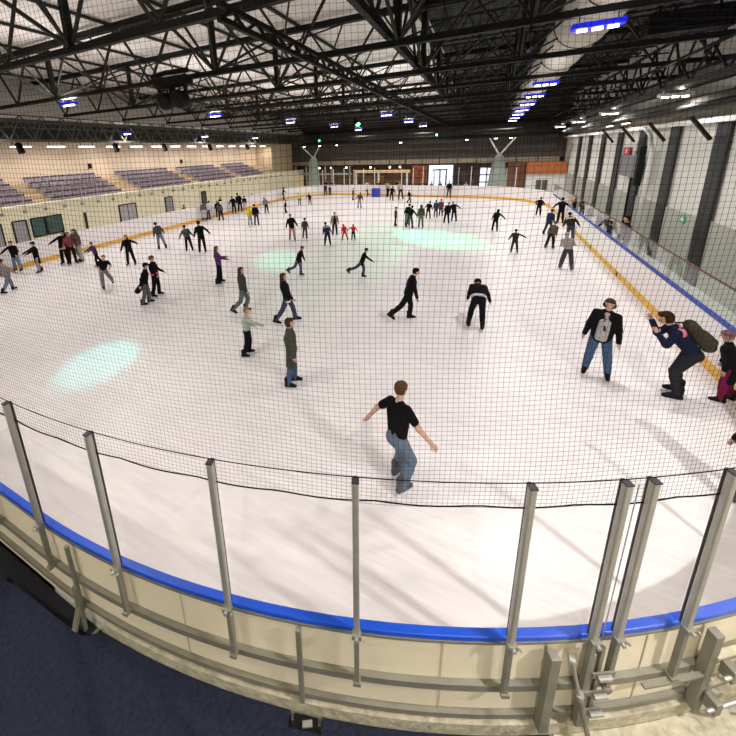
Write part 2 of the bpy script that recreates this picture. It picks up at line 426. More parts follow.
spot_lamp((-10.2, 9.45, 6.9), (-8.55, 4.75, 0), (0.01, .85, .8), 1500, 'small stage spotlight lighting a cyan patch near the left corner', R(14), s=.7, m=M_LENS)
spot_lamp((0.6, 9.45, 7.0), (0.5, 4.1, 0), (0.25, .2, 1.0), 150, 'small stage spotlight lighting a violet dot near the front boards', R(4), s=.5, m=M_LENS)

# ================================================================ ROOF TRUSSES
ZB, ZT = 7.5, 9.5
X0, X1 = -25.0, 6.8
bay = 2.85
for ti, y in enumerate(TR_Y):
    lab = 'black steel roof truss across the hall, %s to the camera' % ('nearest' if ti == 0 else ORD[ti] + ' nearest')
    t = empty('roof_truss', (0, y, ZB), lab, 'roof truss', 'roof trusses')
    MB().beam((-22.3, y, ZB), (X1, y, ZB), .13, .14).build('bottom_chord', M_TRUSS, t)
    MB().beam((X0, y, ZT), (X1 + .1, y, ZT), .2, .2).build('top_chord', M_TRUSS, t)
    node0 = -9.0 if ti == 1 else -7.9
    ks = [k for k in range(-6, 6) if -22.3 < node0 + bay * k < X1]
    for k in ks:
        x = node0 + bay * k
        big = (k % 3 == 0) or k == 2
        for sgn in (-1, 1):
            xt = x + sgn * bay / 2
            if X0 < xt < X1: MB().beam((x, y, ZB), (xt, y, ZT), .065, .065).build('diagonal', M_TRUSS_G, t)
        if big:
            MB().beam((x, y, ZB), (x, y, ZT), .15, .15).build('post', M_TRUSS, t)
            for sgn in (-1, 1):
                if sgn < 0 and ti == 0: continue
                yy = y + sgn * 3.7
                if yy < 43.5: MB().beam((x, y, ZB + .05), (x, yy, ZT - .1), .07, .07).build('brace', M_TRUSS_G, t)
                if yy < 43.5: MB().beam((x, y, ZB + .05), (x + bay, yy, ZT - .1), .05, .05).build('brace', M_TRUSS_G, t)
# purlins under the roof deck
for i in range(9):
    x = -1.8 + 1.05 * i
    MB().beam((x, -4.5, 9.67), (x, 43.5, 9.67), .1, .12).build('roof_purlin', M_TRUSS_G, label='dark lengthwise roof beam in the right bay, number %d from left' % (i + 1), cat='roof beam', group='lengthwise roof beams')
for i in range(8):
    x = -24.0 + 2.85 * i
    MB().beam((x, -4.5, 9.67), (x, 43.5, 9.67), .08, .1).build('roof_purlin', M_TRUSS_G, label='thin lengthwise roof beam under the pale roof, number %d from left' % (i + 1), cat='roof beam', group='lengthwise roof beams')
# extra lattice in the dark bay
for j in range(12):
    y = TR_Y[j] + 1.85
    if y > 43: continue
    t = empty('roof_joist', (0, y, 9.0), 'lattice joist across the dark right bay, %s to the camera' % ('nearest' if j == 0 else ORD[j] + ' nearest'), 'roof joist', 'lattice joists of the right bay')
    MB().beam((-2.3, y, 8.75), (6.9, y, 8.75), .06).build('bottom_chord', M_TRUSS_G, t)
    MB().beam((-2.3, y, 9.5), (6.9, y, 9.5), .08).build('top_chord', M_TRUSS_G, t)
    lat = MB(); x = -2.2
    while x < 6.3:
        lat.beam((x, y, 8.75), (x + .4, y, 9.5), .04); lat.beam((x + .4, y, 9.5), (x + .8, y, 8.75), .04); x += .8
    lat.build('lattice', M_TRUSS_G, t)
# lengthwise box truss (catwalk beam)
def long_truss(x, z0, z1, y0, y1, step, label, w=.1, name='girder', post=.04, m=M_TRUSS, xt=None):
    xt = x if xt is None else xt
    t = empty(name, (x, y0, z0), label, 'girder')
    MB().beam((x, y0, z0), (x, y1, z0), w).build('bottom_chord', m, t)
    MB().beam((xt, y0, z1), (xt, y1, z1), w).build('top_chord', m, t)
    l = MB(); y = y0; k = 0
    while y + step <= y1 + 1e-6:
        a, b = (z0, z1) if k % 2 == 0 else (z1, z0); xa, xb = (x, xt) if k % 2 == 0 else (xt, x)
        l.beam((xa, y, a), (xb, y + step, b), post); y += step; k += 1
    l.build('lattice', m, t)
    return t
long_truss(-4.0, 7.1, 7.32, 5.0, 41.5, .35, 'heavy black box girder running lengthwise below the trusses left of the dark bay', .09, post=.05)
long_truss(-22.5, 6.1, 7.15, -4, 43.5, .55, 'dense lattice girder above the edge of the left stand', .12, post=.07, m=M_LATT)
long_truss(-23.6, 6.15, 7.15, -4, 43.5, .45, 'dense lattice girder over the middle of the left stand', .1, post=.06, m=M_LATT)
long_truss(-21.6, 6.7, 7.3, -4, 43.5, .5, 'shallow lattice girder just inside the left stand edge', .06, post=.05, m=M_LATT)
long_truss(-2.45, 7.7, 9.4, -4, 43.5, 1.23, 'tall black lengthwise truss at the left edge of the dark bay', .14, post=.07)
long_truss(6.0, 7.2, 8.6, -4, 43.5, .92, 'black lengthwise lattice truss above the right walkway', .09, post=.06)
long_truss(5.0, 6.6, 7.35, -4, 43.5, .92, 'low lengthwise lattice truss carrying the right hand lamps', .07, post=.045)
def cross_truss(y, z0, z1, x0, x1, step, label, w=.12):
    t = empty('girder', (x0, y, z0), label, 'girder')
    MB().beam((x0, y, z0), (x1, y, z0), w, w * 1.6).build('bottom_chord', M_TRUSS, t)
    MB().beam((x0, y, z1), (x1, y, z1), w).build('top_chord', M_TRUSS, t)
    l = MB(); x = x0; k = 0
    while x + step <= x1 + 1e-6:
        a, b = (z0, z1) if k % 2 == 0 else (z1, z0)
        l.beam((x, y, a), (x + step, y, b), .06); x += step; k += 1
    l.build('lattice', M_TRUSS_G, t)
cross_truss(42.1, 5.95, 7.2, -22.2, 6.9, .7, 'dark lattice girder across the far end above the masts', .16)
cross_truss(43.3, 6.2, 7.4, -22.2, 6.9, .8, 'dark lattice girder against the far wall')
for i, (y, z, x) in enumerate([(40.8, 6.2, -22), (39.6, 6.5, -22), (41.4, 5.85, -22)]):
    MB().tube([(x, y, z), (6.4, y, z)], .07 + .02 * i, 8).build('overhead_pipe', M_TRUSS_G, smooth=True, label=['dark grey pipe across the far end, highest but one', 'dark grey pipe across the far end, nearest and highest', 'thick dark pipe across the far end, lowest of three'][i], cat='pipe', group='pipes across the far end')

# ---- white fabric duct along the dark bay
duct = empty('air_duct', (2.31, 0, 8.6), 'wide white fabric air duct running lengthwise under the dark roof bay', 'air duct')
DY0, DY1 = -4.5, 42.0
pts = []; rad = []
yy = DY0
while yy <= DY1:
    pts.append((2.31, yy, 8.6 + .02 * math.sin(yy * 1.7))); rad.append(.735 - .02 * abs(math.sin(yy * 1.7))); yy += .37
MB().tube(pts, rad, 28).build('duct_sleeve', mat('duct_fabric', (0.62, 0.57, 0.50), 0.85, 0, 0.06, 2), duct, smooth=True)
for y in [TR_Y[k] + 1.3 for k in range(11)]:
    MB().tube([(2.31 + .755 * math.cos(a), y, 8.6 + .755 * math.sin(a)) for a in [2 * math.pi * j / 28 for j in range(28)]], .014, 5, closed=True).build('duct_band', M_TRUSS_G, duct)
# ---- pipes, ducts and trunking along the right wall
def lpipe(x, z, r, m, label, y0=-4.5, y1=43.5, name='overhead_pipe', cat='pipe', n=12):
    return MB().tube([(x, y0, z), (x, y1, z)], r, n).build(name, m, smooth=True, label=label, cat=cat, group='pipes along the right wall')
M_PIPEG = mat('grey_brown_pipe', (0.09, 0.08, 0.062), 0.85, 0, 0.3, 2)
lpipe(6.35, 6.15, .27, M_PIPEG, 'thick grey-brown duct along the top of the right wall')
lpipe(5.85, 6.0, .10, M_TRUSS, 'thin black pipe below the thick duct of the right wall')
lpipe(5.7, 6.75, .13, M_TRUSS_G, 'dark pipe inside the thick duct of the right wall')
lpipe(6.55, 6.95, .16, M_TRUSS, 'black pipe above the thick duct of the right wall')
B(6.62, 6.95, -4.5, 43.5, 5.5, 5.68).build('cable_trunking', M_WHITEP, label='long white trunking along the right wall just above the dark pilasters', cat='trunking')
for i, (y) in enumerate([13.4, 17.0, 20.6, 24.2, 27.8]):
    MB().beam((6.74, y, 4.95), (6.1, y - .1, 5.72), .1, .1).build('wall_strut', M_TRUSS_G, label='short diagonal black strut on the right wall, %s to the camera' % nth(i), cat='strut', group='struts on the right wall')
for i, (x, y0, y1, z) in enumerate([(5.85, 12.4, 13.6, 5.83), (5.85, 22.0, 23.2, 5.83), (5.85, 24.6, 25.8, 5.83)]):
    t = empty('strip_light', (x, y0, z), 'warm orange strip light at the right wall, %s to the camera' % nth(i), 'strip light', 'warm strip lights at the right wall')
    B(x - .06, x + .06, y0, y1, z + .01, z + .07).build('lamp_housing', M_BLACK, t)
    MB().tube([(x, y0 + .05, z - .02), (x, y1 - .05, z - .02)], .028, 8).build('light_tube', M_WARM, t)

# ---- hanging devices
t = empty('moving_head_rig', (-8.5, 8.2, 7.4), 'black cluster of stage lights with two round heads hanging at upper left', 'stage light')
MB().beam((-9.1, 8.2, 7.12), (-7.8, 8.2, 7.12), .32, .26).build('base_box', M_BLACK, t, bevel=.03)
MB().tube([(-9.2, 8.1, 7.3), (-8.8, 8.3, 7.42), (-8.3, 8.0, 7.32), (-7.9, 8.3, 7.4)], .07, 8).build('cable_bundle', M_BLACK, t, smooth=True)
MB().beam((-8.6, 8.2, 7.15), (-8.6, 9.4, 7.5), .05).build('hanger', M_BLACK, t)
for s in (-1, 1):
    c = Vector((-8.45 + s * .29, 8.15, 6.60))
    MB().tube([c + Vector((0, .2, .04)), c + Vector((0, .12, .02)), c + Vector((0, -.1, 0)), c + Vector((0, -.2, -.04))], [.14, .24, .26, .2], 16).build('lamp_head', M_BLACK, t, smooth=True)
    k = MB(); k.beam(c + Vector((-.23, 0, 0)), c + Vector((-.23, 0, .42)), .05, .1); k.beam(c + Vector((.23, 0, 0)), c + Vector((.23, 0, .42)), .05, .1); k.beam(c + Vector((-.24, 0, .4)), c + Vector((.24, 0, .4)), .06, .12)
    k.build('yoke', M_BLACK, t)
t = empty('line_array', (4.1, 12.7, 7.0), 'long black ventilation box with ridges hanging at upper right', 'ventilation unit')
for i in range(4): B(3.35, 4.95, 12.45 + .0, 12.95, 7.55 + .12 * i, 7.65 + .12 * i).build('louvre', M_BLACK, t)
B(3.4, 4.9, 12.5, 12.9, 7.58, 8.05).build('casing', M_BLACK, t)
for x in (3.6, 4.7): MB().beam((x, 12.7, 8.05), (x, 13.1, 9.4), .04).build('hanger', M_BLACK, t)
for i, y in enumerate([11.6, 17.6, 22.0, 27.5, 33.5]):
    x = -24.5
    t = empty('loudspeaker', (x, y, 5.9), 'black loudspeaker tilted over the left stand, %s to the camera' % nth(i), 'loudspeaker', 'loudspeakers over the left stand')
    MB().beam((x - .1, y, 6.05), (x + .12, y, 5.5), .26, .26).build('cabinet', M_BLACK, t)
    MB().beam((x - .06, y, 6.0), (x - .06, y, 6.25), .04).build('bracket', M_BLACK, t)
for i, (y, z) in enumerate([(17.0, 4.35), (26.0, 4.35)]):
    B(-26.98, -26.85, y - .09, y + .09, z, z + .38).build('wall_speaker', M_BLACK, label='small black box on the cream wall above the left seats, ' + ['near one', 'far one'][i], cat='loudspeaker', group='small boxes on the left wall')

# ================================================================ LEFT STAND: seats, rail, doors
M_SEAT = mat('indigo_seat', (0.035, 0.022, 0.06), 0.5, 0, 0.15, 4)
M_SHELL = mat('lilac_seat_shell', (0.36, 0.31, 0.36), 0.55, 0, 0.1, 4)
def seat_mesh():
    """tip-up seat facing +X: pale shell back with a dark rounded rim, folded pan, bracket"""
    mb = MB()
    prof = [(0.03, .10), (0.0, .2), (-.03, .31), (-.05, .34), (-.08, .42)]
    V = []
    for (x, z) in prof:
        for (yv, dx) in ((-.235, .035), (-.12, 0), (.12, 0), (.235, .035)): V.append((x + dx, yv, z))
    nV = len(V); V += [(x - .035, yv, z) for x, yv, z in V]
    F = []; mi = []
    for i in range(4):
        for j in range(3):
            a = i * 4 + j; F.append((a, a + 1, a + 5, a + 4)); F.append((a + 4 + nV, a + 5 + nV, a + 1 + nV, a + nV)); mi += [1 if i >= 2 else 0] * 2
    ring = [0, 1, 2, 3, 7, 11, 15, 19, 18, 17, 16, 12, 8, 4]
    for a, b in zip(ring, ring[1:] + ring[:1]): F.append((b, a, a + nV, b + nV)); mi.append(1)
    mb.add(V, F)
    mb.box(.05, .10, -.21, .21, .08, .30); mb.box(0, .06, -.03, .03, 0, .12); mi += [0] * 12
    me = mesh_from('stadium_seat', mb.V, mb.F, M_SHELL); me.materials.append(M_SEAT)
    me.polygons.foreach_set('material_index', mi)
    return me
SEATM = seat_mesh()
ords = ['first', 'second', 'third', 'fourth', 'fifth']
rown = ['front row', 'second row up', 'middle row', 'fourth row up', 'back row']
SECT = [(6.6, 11.3), (12.3, 17.45), (18.55, 23.9), (24.8, 30.2), (31.1, 35.4)]
proto = None
for si, (ya, yb) in enumerate(SECT):
    for r in range(5):
        y0 = ya; y1 = yb
        ns = int((y1 - y0) / .52)
        for q in range(ns):
            if si == 0 and y0 + .52 * (q + .5) < 8.6: continue
            if proto is None:
                o = proto = bpy.data.objects.new('stadium_seat', SEATM)
            else:
                o = proto.copy()
            COL.objects.link(o)
            o.location = (-23.72 - .68 * r, y0 + .52 * (q + .5), 2.47 + .29 * r)
            set_tags(o, 'pale seat with indigo rim, %s, %s seating block' % (rown[r], ords[si]), 'seat', '%s, %s block of the left stand' % (rown[r], ords[si]))
rail = empty('guard_rail', (-22.9, 8, 2.3), 'thin steel guard rail with side-fixed posts along the front of the left stand', 'railing')
for i in range(29):
    y = 8.3 + 1.05 * i
    m = MB(); m.beam((-22.84, y, 2.28), (-22.84, y, 3.55), .03); m.box(-23.0, -22.8, y - .05, y + .05, 2.25, 2.4)
    m.build('rail_post', mat('rail_steel', (0.45, 0.43, 0.38), 0.4, 0.6), rail)
MB().tube([(-22.84, 8.3, 3.55), (-22.84, 37.7, 3.55)], .009, 6).build('top_rail', _mats['rail_steel'], rail)
# wall openings in the stand front
M_DOORG = mat('grey_door', (0.36, 0.34, 0.36), 0.5, 0, 0.05, 2)
def wall_door(n, y0, y1, z1, m, dbl=False):
    f = B(-23.0, -22.95, y0, y1, -.1, z1).build('door_%d' % n, m, kind='structure')
    k = MB(); k.beam((-22.96, y0, -.1), (-22.96, y0, z1), .07); k.beam((-22.96, y1, -.1), (-22.96, y1, z1), .07); k.beam((-22.96, y0, z1), (-22.96, y1, z1), .07)
    if dbl: k.beam((-22.95, (y0 + y1) / 2, -.1), (-22.95, (y0 + y1) / 2, z1), .03)
    k.build('door_frame', M_TRUSS_G, f)
    B(-22.94, -22.9, y1 - .2, y1 - .12, .9, 1.0).build('door_handle', M_STEEL, f)
wall_door(1, 9.72, 10.36, 1.86, M_DOORG)
wall_door(2, 16.0, 17.3, 1.84, mat('lilac_door', (0.47, 0.42, 0.46), 0.5, 0, 0.05, 2), True)
wall_door(3, 20.0, 20.7, 1.88, M_DOORG)
wall_door(4, 24.05, 24.6, 1.86, mat('dark_door', (0.08, 0.07, 0.055), 0.5))
wall_door(5, 8.4, 9.2, 1.86, M_DOORG)
M_WIN = mat('teal_window', (0.05, 0.10, 0.10), 0.15, 0, 0.5, 2.5, spec=0.7)
for n_, (a, b) in enumerate([(10.6, 11.27), (11.34, 12.2)]):
    w = B(-23.0, -22.96, a, b, .82, 1.88).build('window_%d' % (n_ + 1), M_WIN, kind='structure')
    k = MB(); k.beam((-22.97, a, .82), (-22.97, a, 1.88), .06); k.beam((-22.97, b, .82), (-22.97, b, 1.88), .06); k.beam((-22.97, a, 1.88), (-22.97, b, 1.88), .06); k.beam((-22.97, a, .82), (-22.97, b, .82), .06); 
    k.build('window_frame', M_TRUSS, w)
B(-23.0, -22.88, 13.55, 13.65, .5, 1.75).build('drain_pipe', M_TRUSS_G, label='short dark vertical pipe on the pale wall right of the two teal windows', cat='pipe')

# ================================================================ FAR END
for i in range(16):
    x = -24.6 + 1.95 * i
    struct(B(x + .06, x + 1.88, 43.9, 44.0, 3.2, 3.72), 'trim_%d' % (i + 3), mat('beige_band', (0.30, 0.25, 0.17), 0.7, 0, 0.1, 1))
# lobby glazing
def bright_window(n, x0, x1, z0, z1, bars):
    w = B(x0, x1, 43.86, 43.92, z0, z1).build('window_%d' % n, M_DAY, kind='structure')
    k = MB()
    for x in [x0, x1]: k.beam((x, 43.83, z0), (x, 43.83, z1), .08)
    for (a, b, c, d) in bars: k.beam((a, 43.82, b), (c, 43.82, d), .12)
    k.build('window_frame', mat('window_dark', (0.03, 0.04, 0.07), 0.5), w)
bright_window(3, -6.25, -3.5, .6, 3.0, [(-5.75, 2.5, -4.15, 2.5), (-5.6, .6, -5.6, 2.5), (-4.95, .6, -4.95, 2.5), (-4.25, .6, -4.25, 2.4)])
bright_window(4, -.75, .75, .6, 2.65, [(-.05, .6, -.05, 2.65), (-.75, 1.1, .75, 1.1), (-.75, 1.9, .75, 1.9)])
B(-8.2, -6.4, 43.8, 43.9, .9, 3.0).build('wall_poster', mat('poster_red_brown', (0.38, 0.09, 0.035), 0.6, 0, 0.9, 3), label='red-brown mottled poster panel left of the bright window', cat='poster')
t = empty('gate_canopy', (-11, 41.0, 2.4), 'lit cream canopy frame over the far gate', 'canopy')
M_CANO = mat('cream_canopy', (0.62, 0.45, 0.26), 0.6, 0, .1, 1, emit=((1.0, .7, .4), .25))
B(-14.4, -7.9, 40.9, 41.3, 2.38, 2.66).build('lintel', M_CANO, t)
for x in (-14.3, -11.5, -8.2): B(x - .09, x + .09, 41.0, 41.2, -.1, 2.4).build('canopy_post', M_WHITEP, t)
for i, x in enumerate([-20.7, -19.0, -16.8, -13.5, -11.0, -9.75]):
    t = empty('hanging_lamp', (x, 44.4, 3.0), 'small warm lamp glowing in the far lobby, number %d from the left' % (i + 1), 'lamp', 'warm lamps in the far lobby')
    MB().tube([(x, 44.4, 2.95), (x, 44.4, 2.8), (x, 44.4, 2.72)], [.05, .12, .05], 10).build('bulb', emis('warm_bulb', (1, .72, .4), 9), t, smooth=True)
    MB().tube([(x, 44.4, 2.95), (x, 44.4, 3.6)], .012, 6).build('cord', M_BLACK, t)
    if i % 2 == 0:
        area(t, (0, 0, -.35), .2, .2, 40, (1, .7, .42))
# shop counters and boxes in the lobby (dark shapes)
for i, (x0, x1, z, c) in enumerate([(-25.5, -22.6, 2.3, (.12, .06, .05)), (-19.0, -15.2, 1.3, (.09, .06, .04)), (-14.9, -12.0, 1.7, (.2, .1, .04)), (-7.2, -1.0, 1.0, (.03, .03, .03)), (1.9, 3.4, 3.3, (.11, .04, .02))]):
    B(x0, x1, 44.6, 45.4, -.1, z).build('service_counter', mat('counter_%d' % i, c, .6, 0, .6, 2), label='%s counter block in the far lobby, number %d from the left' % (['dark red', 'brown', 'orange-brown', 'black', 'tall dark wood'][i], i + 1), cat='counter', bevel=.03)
# left glass kiosk with teal band
t = empty('glass_kiosk', (-20, 43, 0), 'pale teal framed glass kiosk at the far left with a round orange-red sign', 'kiosk')
M_TEAL = mat('pale_teal', (0.42, 0.52, 0.46), 0.5)
B(-25.4, -15.6, 42.9, 43.1, 2.0, 2.25).build('beam', M_TEAL, t)
for x in (-25.2, -23.6, -22.0, -19.2, -18.3, -15.8): B(x - .07, x + .07, 42.9, 43.05, -.1, 3.1).build('frame_post', M_TEAL, t)
k = MB(); k.tube([(-23.8, 42.85, 1.45), (-23.8, 42.75, 1.45)], .55, 24); k.build('round_sign', mat('sign_orange_red', (0.62, 0.13, 0.06), 0.5), t)
MB().tube([(-23.7, 42.74, 1.3), (-23.7, 42.68, 1.3)], .14, 12).build('sign_lamp', M_WARM, t)
# masts with V struts
def mast(xc, w0, w1, ztop, zj, xl, xr, label, m):
    t = empty('roof_mast', (xc, 42.4, -.1), label, 'mast')
    prof = []
    nseg = 14
    V = []; F = []
    for i in range(nseg + 1):
        z = -.1 + (ztop + .1) * i / nseg; u = i / nseg
        w = (w0 + (w1 - w0) * u) / 2
        if u > .8: w *= math.sqrt(max(.12, 1 - ((u - .8) / .2) ** 2 * .9))
        ring = []
        for j in range(16):
            a = 2 * math.pi * j / 16
            V.append((xc + w * math.cos(a), 42.4 + w * .45 * math.sin(a), z))
    for i in range(nseg):
        for j in range(16):
            F.append((i * 16 + j, i * 16 + (j + 1) % 16, (i + 1) * 16 + (j + 1) % 16, (i + 1) * 16 + j))
    F.append(tuple(reversed(range(16)))); F.append(tuple(nseg * 16 + j for j in range(16)))
    MB().add(V, F).build('column', m, t, smooth=True)
    mp = mat('mast_strut', (0.52, 0.50, 0.46), 0.5, 0.1)
    MB().tube([(xc, 42.4, zj - .1), (xl, 42.2, 5.95)], .085, 10).build('strut', mp, t)
    MB().tube([(xc, 42.4, zj - .1), (xr, 42.2, 5.95)], .085, 10).build('strut', mp, t)
mast(1.0, 2.1, 1.0, 4.15, 4.1, -.15, 2.5, 'tapered grey-green concrete mast with V struts, right one at the far end', mat('mast_green', (0.30, 0.34, 0.29), 0.7, 0, .1, 2))
mast(-20.6, 1.9, 1.1, 4.4, 4.3, -22.4, -19.4, 'tapered pale green mast with V struts, left one at the far end', mat('mast_pale_green', (0.34, 0.42, 0.33), 0.7, 0, .1, 2))
# wood clad volume at far right
t = empty('wood_gallery', (5, 42, 2), 'orange wood clad box above the white wall at the far right', 'gallery')
M_WOOD = banded('orange_planks', (0.42, 0.125, 0.03), (0.28, 0.08, 0.02), 0, 0.22, 0.1, 0.5, .12)
B(3.55, 6.93, 41.9, 43.8, 2.1, 3.25).build('front_cladding', M_WOOD, t)
B(1.9, 3.5, 42.6, 43.8, -.1, 3.3).build('side_cladding', banded('brown_planks', (0.17, 0.06, 0.025), (0.1, 0.035, 0.015), 0, 0.22, 0.1, 0.5, .12), t)
B(3.6, 6.93, 42.1, 43.8, -.1, 2.1).build('white_base', M_WHITEP, t)
B(4.5, 5.5, 42.02, 42.12, .5, 1.5).build('hatch', mat('hatch_dark', (0.10, 0.10, 0.085), .4), t)
B(4.97, 5.03, 42.0, 42.04, .5, 1.5).build('hatch_bar', M_WHITEP, t)

# ================================================================ RINK BOARDS
near = empty('rink_boards', (0, 1.8, 0), 'cream rink boards with blue cap rail and steel rails curving across the foreground', 'rink boards')
NP = resample(NEAR, .25)
sweep(NP, -.05, 0.0, -.1, 1.1).build('panel', M_BOARD, near)
sweep(NP, -.062, -.051, .0, .22).build('kick_plate', M_YEL, near)
sweep(NP, -.052, .014, 1.1, 1.15).build('cap_rail', M_BLUE, near, bevel=.008)
sweep(NP, .002, .02, 1.075, 1.099).build('cap_bracket_rail', M_STEEL_D, near)
sweep(NP, .002, .045, .56, .63).build('middle_rail', M_STEEL_D, near)
sweep(NP, .002, .04, .195, .25).build('bottom_rail', M_STEEL_D, near)
M_JOINT = mat('panel_joint', (0.60, 0.53, 0.39), 0.6)
for a in (-22, -12, 3.1, 10.2, 16.1, 22.2, 26.5, 30.9, 33.6, 37):
    p = nearp(a, .0035); nn = nearn(a); tx = Vector((-nn.y, nn.x, 0))
    MB().beam(Vector((p[0], p[1], .2)), Vector((p[0], p[1], 1.04)), .012, .006, up=nn).build('panel_seam', M_JOINT, near)
def board_stud(a, w=.045, d=.03, z0=.17, z1=1.098, parent=near, name='stud'):
    nn = nearn(a); tx = Vector((-nn.y, nn.x, 0)); p = nearp(a, .042 + d / 2)
    MB().beam((p[0], p[1], z0), (p[0], p[1], z1), w, d, up=nn).build(name, M_STEEL_D, parent, bevel=.004)
for a in (-16, -6.5, 3.1, 16.1): board_stud(a)
for a in (26.5, 33.6, 36.8, 40.5): board_stud(a, .08, .07, .17, 1.07)
# triangular foot brace beside the left stud
for j, a in enumerate((3.1,)):
    nn = nearn(a); p = Vector((*nearp(a, .07), 0)); br = MB()
    tx_ = Vector((-nn.y, nn.x, 0))
    br.beam(p + Vector((0, 0, .54)), p + Vector((0, 0, -.08)) + nn * .02, .065, .04, up=nn)
    br.beam(p + Vector((0, 0, .30)), p + nn * .13 - tx_ * .03 + Vector((0, 0, -.08)), .06, .03, up=nn)
    br.beam(p + tx_ * .17 - nn * .03 + Vector((0, 0, -.06)), p + tx_ * .13 + nn * .16 + Vector((0, 0, -.06)), .04, .04)
    br.build('foot_brace', M_STEEL_D, near)
# other sides
def far_board(path, name, label, cap, top=1.2):
    t = empty('rink_boards', (path[0][0], path[0][1], 0), label, 'rink boards')
    P = resample(path, .5)
    sweep(P, .0, .05, .0, top - .05).build('panel', M_BOARD_W, t)
    sweep(P, -.02, .001, .0, .22).build('kick_plate', M_YEL, t)
    sweep(P, -.02, .10, top - .05, top).build('cap_rail', cap, t)
    return t
M_CAPW = mat('white_cap', (0.8, 0.77, 0.72), .5)
rb = far_board(RIGHT, 'right', 'white rink boards with yellow kick strip and blue cap along the right side', mat('navy_cap', (0.02, 0.05, 0.33), .45))
far_board(FAR, 'far', 'white rink boards with yellow kick strip around the far end', M_CAPW)
far_board(LEFT, 'left', 'white rink boards with yellow kick strip along the left side', M_CAPW)
for y in (12.4, 16.3, 20.3, 24.3):
    B(XR - .035, XR - .02, y - .05, y + .05, .02, .2).build('panel_joint', M_TRUSS, rb)
# concrete curb and floor around the near boards
struct(sweep([p for p in NP if p[0] > -3.45], -.02, .062, -.1, .165), 'curb', M_CONC)
# glass, posts
GA = [-16.4, -10.6, -4.6, 1.2, 7.0, 13.0, 18.6, 24.7, 28.0, 29.0, 32.0, 37.8, 43.8]
M_POSTDARK = mat('post_cap_dark', (0.03, 0.03, 0.03), .5)
vis = [a for a in GA if 1 < a < 33]
pn = ['leftmost', 'second from the left', 'third from the left', 'fourth from the left, near the centre', 'fifth from the left, right of the centre', 'sixth from the left, left side of the gate', 'seventh from the left, right side of the gate', 'eighth from the left, nearest the right edge']
for a in GA:
    nn = nearn(a); p = nearp(a, .072)
    if a in vis: lab = 'tall grey near post, ' + pn[vis.index(a)]
    elif a < 1: lab = 'grey glass post beyond the left edge of the photo, number %d' % (sorted([g for g in GA if g < 1], reverse=True).index(a) + 1)
    else: lab = 'grey glass post beyond the right edge of the photo, number %d' % (sorted([g for g in GA if g > 33]).index(a) + 1)
    t = empty('glass_post', (p[0], p[1], .58), lab, 'post', 'glass posts on the near boards')
    q0 = Vector((p[0], p[1], .635)); q1 = Vector((p[0], p[1], 2.73)); tx = Vector((-nn.y, nn.x, 0))
    MB().beam(q0 + Vector((0, 0, .575)), q1, .05, .05, up=nn).build('post', M_STEEL, t, bevel=.012)
    MB().beam(q0, q0 + Vector((0, 0, .575)), .04, .045, up=nn).build('lower_post', M_STEEL_D, t, bevel=.004)
    MB().beam(q0 + Vector((0, 0, -.02)) , q0 + Vector((0, 0, .015)), .065, .07, up=nn).build('foot_clip', M_STEEL_D, t)
    MB().beam(q0 + Vector((0, 0, .56)) + nn * .02, q0 + Vector((0, 0, .60)) + nn * .02, .075, .05, up=nn).build('clamp', M_STEEL_D, t)
    c = q0 + nn * .05 + Vector((0, 0, .58))
    MB().tube([c - nn * .02, c + nn * .015], .018, 6).build('bolt', M_STEEL, t)
    MB().tube([c + tx * .045, c + tx * .06 + nn * .0], .012, 6).build('bolt', M_STEEL, t)
    MB().beam(q1, q1 + Vector((0, 0, .012)), .052, .052, up=nn).build('end_cap', M_POSTDARK, t)
    MB().beam(q0 + Vector((0, 0, .575)) - nn * .038, q1 - nn * .038, .03, .012, up=nn).build('gasket', M_POSTDARK, t)
for i in range(len(GA) - 1):
    a, b = GA[i], GA[i + 1]
    if b - a < 2: continue
    seg = []
    n_ = 6
    for k in range(n_ + 1):
        aa = a + .15 + (b - a - .3) * k / n_; seg.append(nearp(aa, .02))
    o = sweep(seg, -.006, .006, 1.156, 2.50).build('acrylic_shield', M_GLASS, label='clear near pane between posts %d and %d from the left' % (i - 2, i - 1), cat='glass pane', group='acrylic panes on the near boards')
    if i < 3: o['label'] = 'clear near pane left of the leftmost post, %s' % ['farthest out', 'middle one', 'adjoining it'][i]
    if i > 9: o['label'] = 'clear near pane right of the last post, %s' % (['adjoining it', 'farther out'][i - 10])
# gate hardware between the two close posts
def near3(a, d, z): p = nearp(a, d); return Vector((p[0], p[1], z))
t = empty('gate_hardware', near3(28.5, .1, .6), 'steel hinge strip with three bolted knuckles between the two close posts', 'hinge')
MB().beam(near3(28.55, .05, .1), near3(28.55, .05, 1.08), .03, .05, up=nearn(28.5)).build('hinge_strip', M_STEEL_D, t)
for i, z in enumerate((.4, .62, .84)):
    MB().tube([near3(28.3, .12, z), near3(28.85, .12, z)], .022, 10).build('knuckle', M_STEEL, t)
    MB().beam(near3(28.15, .10, z), near3(29.1, .10, z), .05, .012, up=nearn(28.5)).build('hinge_plate', M_STEEL_D, t)
MB().tube([near3(28.45, .06, 1.15), near3(28.5, .06, 2.7)], .004, 6).build('steel_wire', M_STEEL, label='thin vertical wire in the gap between the two close posts', cat='wire')
t = empty('gate_prop', near3(27.0, .3, 0), 'thin diagonal steel prop rod leaning against the boards at the gate', 'prop rod')
A_, B_ = near3(27.2, .09, 1.03), near3(28.4, .15, .10)
Mid = A_.lerp(B_, .42)
MB().tube([A_, Mid], .014, 8).build('upper_rod', M_STEEL, t)
MB().tube([Mid, B_], .02, 8).build('lower_rod', M_STEEL_D, t)
